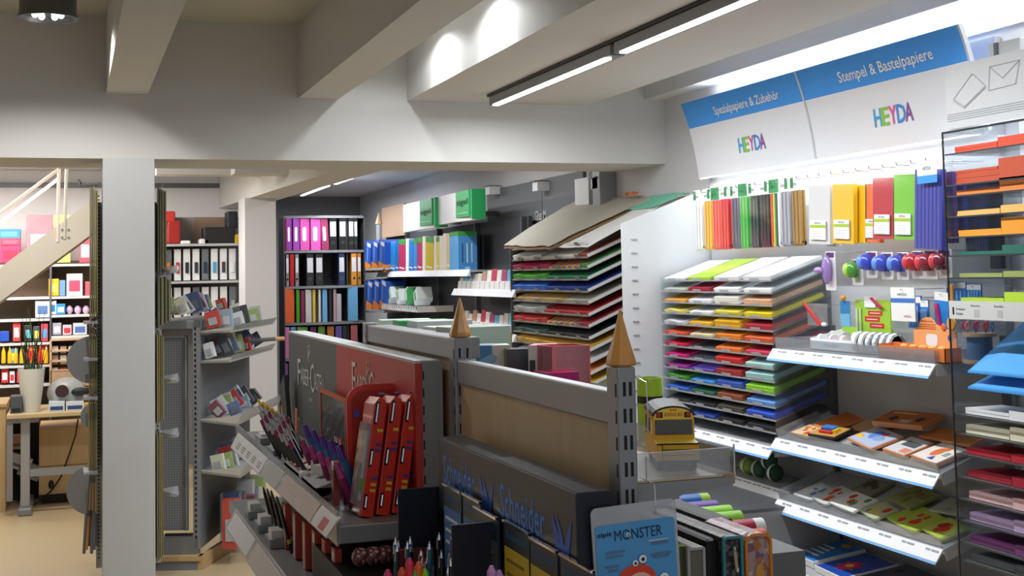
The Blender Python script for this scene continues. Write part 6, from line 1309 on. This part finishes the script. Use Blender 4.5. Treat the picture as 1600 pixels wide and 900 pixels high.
lb_items = [(76, 92, 436, 463, '#E8A828', '#F0C860', 'orange yellow box'), (93, 102, 438, 463, '#6890B8', None, 'small blue pack'), (104, 129, 428, 463, '#E4E4EA', '#C84A68', 'white box with red base'), (133, 141, 440, 463, '#C85868', None, 'dusty red pack'),
            (77, 88, 470, 492, '#E0E6EE', '#3080C0', 'white blue pack'), (88, 102, 475, 492, '#2888CC', '#E0ECF4', 'blue pack'),
            (55, 78, 470, 497, '#D8DCE4', '#5878A8', 'white electric device'), (20, 32, 503, 534, '#D84848', '#F0D8D8', 'red box'), (0, 14, 518, 534, '#2850B8', None, 'blue box'), (38, 50, 508, 534, '#3A3A3C', '#70C0D0', 'black box'), (52, 62, 510, 534, '#48505A', '#E8E060', 'charcoal box'), (64, 75, 506, 534, '#D04858', '#50A0D0', 'red and blue box'),
            (82, 96, 505, 524, '#9A9CB0', '#E8E8F0', 'lilac grey box'), (98, 112, 508, 524, '#D8B8C0', '#C03848', 'pinkish box'), (114, 136, 505, 524, '#C4C8D0', '#5070B0', 'silver box'),
            (16, 28, 545, 569, '#5890C8', '#E0D050', 'blue yellow box'), (30, 42, 552, 569, '#3870C0', '#E8E8E8', 'blue box'), (44, 58, 540, 569, '#E08030', '#E03828', 'orange box'), (60, 76, 538, 569, '#A83828', '#E8B030', 'red orange box'),
            (2, 13, 576, 599, '#D83848', '#F0E8E8', 'red white box'), (15, 23, 580, 599, '#E8E8E8', '#D83848', 'white red box'), (26, 34, 578, 599, '#D84050', None, 'plain red box'), (36, 60, 582, 599, '#C0C0C4', None, 'grey box')]
for i, (u0, u1, v0, v1, c, c2, nm) in enumerate(lb_items):
    prod(u0, u1, v0, v1, c, 'product_box', '%s on the left back shelving, %s' % (nm, ('under top shelf right' if v1 in (422, 463) else 'on second right shelf' if v1 == 492 else 'below stair stringer' if v1 == 497 else 'on third left shelf' if v1 == 534 else 'in clear rack right' if v1 == 524 else 'on fourth left shelf' if v1 == 569 else 'on lowest left shelf')), 'box', c2=c2)
for i in range(3): prod(103+13*i, 114+13*i, 478, 492, '#C8A8C0', 'glass_jar', 'rosy round jar on second right shelf, %s' % NTH[i], 'jar', 'ball')
for i in range(7): prod(1+i*10.5, 9.5+i*10.5, 574-29+2*(i % 3)+(0), 599-30+0, '#E8B820' if i not in (4, 6) else '#E05028', 'glue_bottle', '%s glue bottle on fourth left shelf, %s' % ('yellow' if i not in (4, 6) else 'red', NTH[i]), 'bottle', 'bottle', '#F0D860', y=11.52) if i < 0 else None
for i in range(7): prod(0+i*11, 9+i*11, 541+3*(i % 2)-4, 569, '#E8BC20', 'glue_bottle', 'x', 'bottle', 'bottle') if False else None
for i in range(8): prod(1+i*9.6, 9+i*9.6, 575-38+(i % 3)*3+39-39, 569, '#E8B41C' if i < 4 or i == 7 else '#D83A28', 'glue_bottle', '%s pointed glue bottle behind the stems, %s from left' % ('yellow' if i < 4 or i == 7 else 'red', NTH[i]), 'bottle', 'bottle', '#E8D060' if i < 4 else '#E0E0D0', y=11.46)
for r in range(3):
    for k in range(4):
        prod(81+k*13, 91+k*13, 541+r*20-(6 if r else 0), 553+r*17, ('#D8D0C0', '#C0A890', '#E8E4E0', '#C85860')[(k+r) % 4], 'small_box', 'tiny pale box in wooden drawer rack, %s row, %s from left' % (NTH[r], NTH[k]), 'box', y=11.42, dd=.06)
wr = thing('wooden_rack', 'pale wooden pigeonhole rack right of glue bottles', 'rack', (.0, 11.4, .8)); a = P(79, 605, 1, 11.4); b = P(158, 530, 1, 11.4)
for v in (530, 547, 563, 578, 605): M().box((a.x, 11.38, P(79, v, 1, 11.4).z-.015), (b.x, 11.49, P(79, v, 1, 11.4).z), wood('#C8A888', axis='X')).build('board', wr)
M().box((a.x, 11.38, P(79, 607, 1, 11.4).z), (b.x, 11.40, P(79, 580, 1, 11.4).z), wood('#B89878', axis='X')).build('front_panel', wr)
for x in (a.x, b.x): M().box((x-.008, 11.38, a.z), (x+.008, 11.49, b.z), wood('#C8A888')).build('side', wr)
# ------------------------------------------------------------------ stairs
SY = 9.8
st = thing('staircase', 'beige steel stair stringer with thin handrail crossing top left', 'stairs', (-.3, SY, 1.8))
def pp(u, v, y=SY): return P(u, v, 1, y)
d1 = (pp(156, 304)-pp(0, 418)); d2 = d1.normalized()
A_, B_ = pp(0, 418)-d1*.8, pp(156, 304)+d1*.35; C_, D_ = pp(122, 382)+d1*.55, pp(0, 471)-d1*.8
M().slab([A_, B_, C_, D_], (0, .05, 0), mat('#B8B0A0', .5)).build('stringer', st)
M().slab([v+Vector((0, .85, 0)) for v in (A_, B_, C_, D_)], (0, .05, 0), mat('#B8B0A0', .5)).build('stringer', st)
H0, H1 = pp(0, 333), pp(92, 264); hd = H1-H0
M().cyl(H0-hd, H1, .012, mat('#D0C4B8', .4), n=8).build('handrail', st); M().cyl(H0-hd+Vector((0, .85, 0)), H1+Vector((0, .85, 0)), .012, mat('#D0C4B8', .4), n=8).build('handrail', st)
M().cyl(pp(90, 378), pp(92, 264), .012, mat('#D8C8BC', .4), n=8).build('baluster', st); M().cyl(pp(101, 374), pp(104, 264), .012, mat('#B8B4A8', .4), n=8).build('baluster', st)
for (u, v) in ((97, 359), (97, 371), (107, 359), (107, 371)): c = pp(u, v); M().cyl(c+Vector((0, -.012, 0)), c, .009, CHROME, n=10).build('bolt', st)
for k in range(7):
    f = k/6; c = pp(150-150*f, 335+108*f); M().box((c.x-.13, SY+.05, c.z-.02), (c.x+.13, SY+.85, c.z+.01), mat('#9A8468', .5)).build('tread', st)
# ------------------------------------------------------------------ table, pot, cabinets
TY = 9.35
tb = thing('work_table', 'light wood table on grey column legs at left', 'table', (-.1, TY, 0)); zt_ = P(60, 646, 1, TY).z
xa, xb = P(10, 650, 1, TY).x, P(160, 650, 1, TY).x
M().box((xa, TY, zt_-.03), (xb, TY+.65, zt_), wood('#D0B88C', axis='X')).build('table_top', tb, bevel=.004)
xl_ = P(39, 700, 1, TY).x
M().box((xl_-.03, TY+.05, .05), (xl_+.03, TY+.11, zt_-.03), mat('#A8A8A8', .4, .3)).build('leg', tb, bevel=.006); M().box((xl_-.045, TY-.02, 0), (xl_+.045, TY+.6, .05), mat('#8C8E90', .4, .3)).build('foot', tb, bevel=.01)
M().box((xl_, TY+.06, P(60, 746, 1, TY).z), (xb+.1, TY+.09, P(60, 735, 1, TY).z), mat('#9A9CA0', .4, .3)).build('crossbar', tb); M().box((xa, TY+.02, .1), (xa+.04, TY+.05, zt_-.03), mat('#8A8A8A')).build('side_strip', tb)
t = thing('flower_pot', 'tall white tapered pot with dark green stems on table', 'planter', (-.27, 9.5, zt_)); c = P(49, 645, 1, 9.5); zz = P(49, 576, 1, 9.5).z-zt_
M().lathe([(.055, 0), (.078, zz*.6), (.088, zz), (.080, zz), (.075, zz*.9)], (c.x, 9.5, zt_+.001), mat('#D8D6CC', .5), n=24).build('pot', t, smooth=True)
for k in range(26):
    rr3 = random.Random(k); x = c.x+rr3.uniform(-.06, .06); y = 9.5+rr3.uniform(-.05, .05); tx = x+rr3.uniform(-.08, .07); h_ = zt_+zz+rr3.uniform(.1, .42)
    q = M(); q.cyl((x, y, zt_+zz*.9), (tx, y, h_), .004, mat(('#1E3018', '#2A4A20', '#243818')[k % 3], .6), r2=.0015, n=5); q.build('stem', t)
t = thing('cable_coil_bag', 'crumpled grey bag with dark loops on table', 'bag', (.05, 9.6, zt_)); c = P(104, 645, 1, 9.6)
q = M(); q.ball((c.x, 9.6, zt_+.11), .11, mat('#A8AAA8', .4, noise=.3, scale=30), (1.2, .8, 1)); q.build('bag', t, smooth=True)
M().lathe([(.04, 0), (.045, .01)], (c.x-.03, 9.49, zt_+.13), mat('#3A2426'), n=16, axis='Y').build('dark_cap', t)
M().ball((c.x+.09, 9.50, zt_+.12), .04, mat('#1C1C20'), (1.5, .5, .8)).build('dark_clasp', t, smooth=True)
for i, (u0, u1, v0, v1, c_, lab) in enumerate(((76, 101, 629, 643, '#D8E0E8', 'white bordered blue book stack on table, left'), (103, 131, 629, 643, '#DCE0E4', 'white book stack with dark edge on table, right'), (16, 34, 620, 643, '#50545C', 'dark grey device on table left of pot'), (132, 139, 632, 643, '#E0B050', 'small yellow box at table right end'))):
    a = P(u0, v1-1, 1, 9.42); b = P(u1, v0, 1, 9.42); q = M().box((a.x, 9.42, zt_+.001), (b.x, 9.6, P(u0, v0, 1, 9.42).z), mat(c_, .4)); q.box((a.x+.01, 9.418, zt_+.01), (b.x-.01, 9.42, zt_+.035), mat('#2C4878' if i < 2 else '#202020')); one(q, 'book_stack' if i < 2 else 'desk_item', lab, 'books' if i < 2 else 'box')
cb = thing('wood_cabinet', 'light birch cabinet standing under the work table', 'cabinet', (.0, 9.8, 0)); xa2, xb2 = P(61, 700, 1, 9.75).x, .55; zc2 = P(61, 670, 1, 9.75).z
M().box((xa2, 9.75, .07), (xb2, 10.3, zc2), wood('#CDAE80')).build('carcass', cb); M().box((xa2+.02, 9.80, 0), (xb2, 10.3, .07), mat('#2A2420')).build('plinth', cb)
for z in (P(61, 730, 1, 9.75).z,): M().box((xa2+.003, 9.746, z), (xb2-.003, 9.75, z+.006), mat('#8A7250')).build('drawer_gap', cb)
cb = thing('wood_cabinet', 'birch cabinet side at extreme left frame edge', 'cabinet', (-.7, 9.6, 0)); M().box((-1.1, 9.55, 0), (P(9, 700, 1, 9.55).x, 10.1, P(5, 636, 1, 9.55).z), wood('#C8A878')).build('carcass', cb); M().box((-1.1, 9.54, P(5, 636, 1, 9.55).z), (P(10, 700, 1, 9.55).x, 10.12, P(5, 636, 1, 9.55).z+.02), wood('#C0A070', axis='X')).build('top', cb)
t = thing('desk_cable', 'black cable sagging from table across cabinet front', 'cable', (.0, 9.3, .2))
q = M(); pts = [P(u, v, 1, 9.7) for u, v in ((122, 655), (118, 680), (108, 710), (95, 745), (82, 765), (60, 785), (40, 795), (0, 798))]; q.tube(pts, .006, BLACK); q.ball(P(80, 757, 1, 9.7), .02, BLACK, (1, 1, 1.6)); q.build('cable', t)
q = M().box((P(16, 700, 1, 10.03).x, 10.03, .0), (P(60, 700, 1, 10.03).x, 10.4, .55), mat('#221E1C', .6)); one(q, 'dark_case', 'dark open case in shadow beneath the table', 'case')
for i, (u, v, c_) in enumerate(((28, 690, '#C8A088'), (30, 722, '#C0C2C4'), (46, 735, '#A0A4A8'))): p = P(u, v, 1, 9.85); q = M(Tr(p.x, 9.82, p.z) @ Ry(25*(i > 0))); q.box((-.07, 0, -.05), (.08, .07, .05), mat(c_, .4)); q.box((-.05, -.002, -.03), (.06, 0, -.01), mat('#70747A')); one(q, 'packaged_item', '%s beneath the table' % ('peach box stack', 'upper white bagged pack', 'lower grey bagged pack')[i], 'pack')
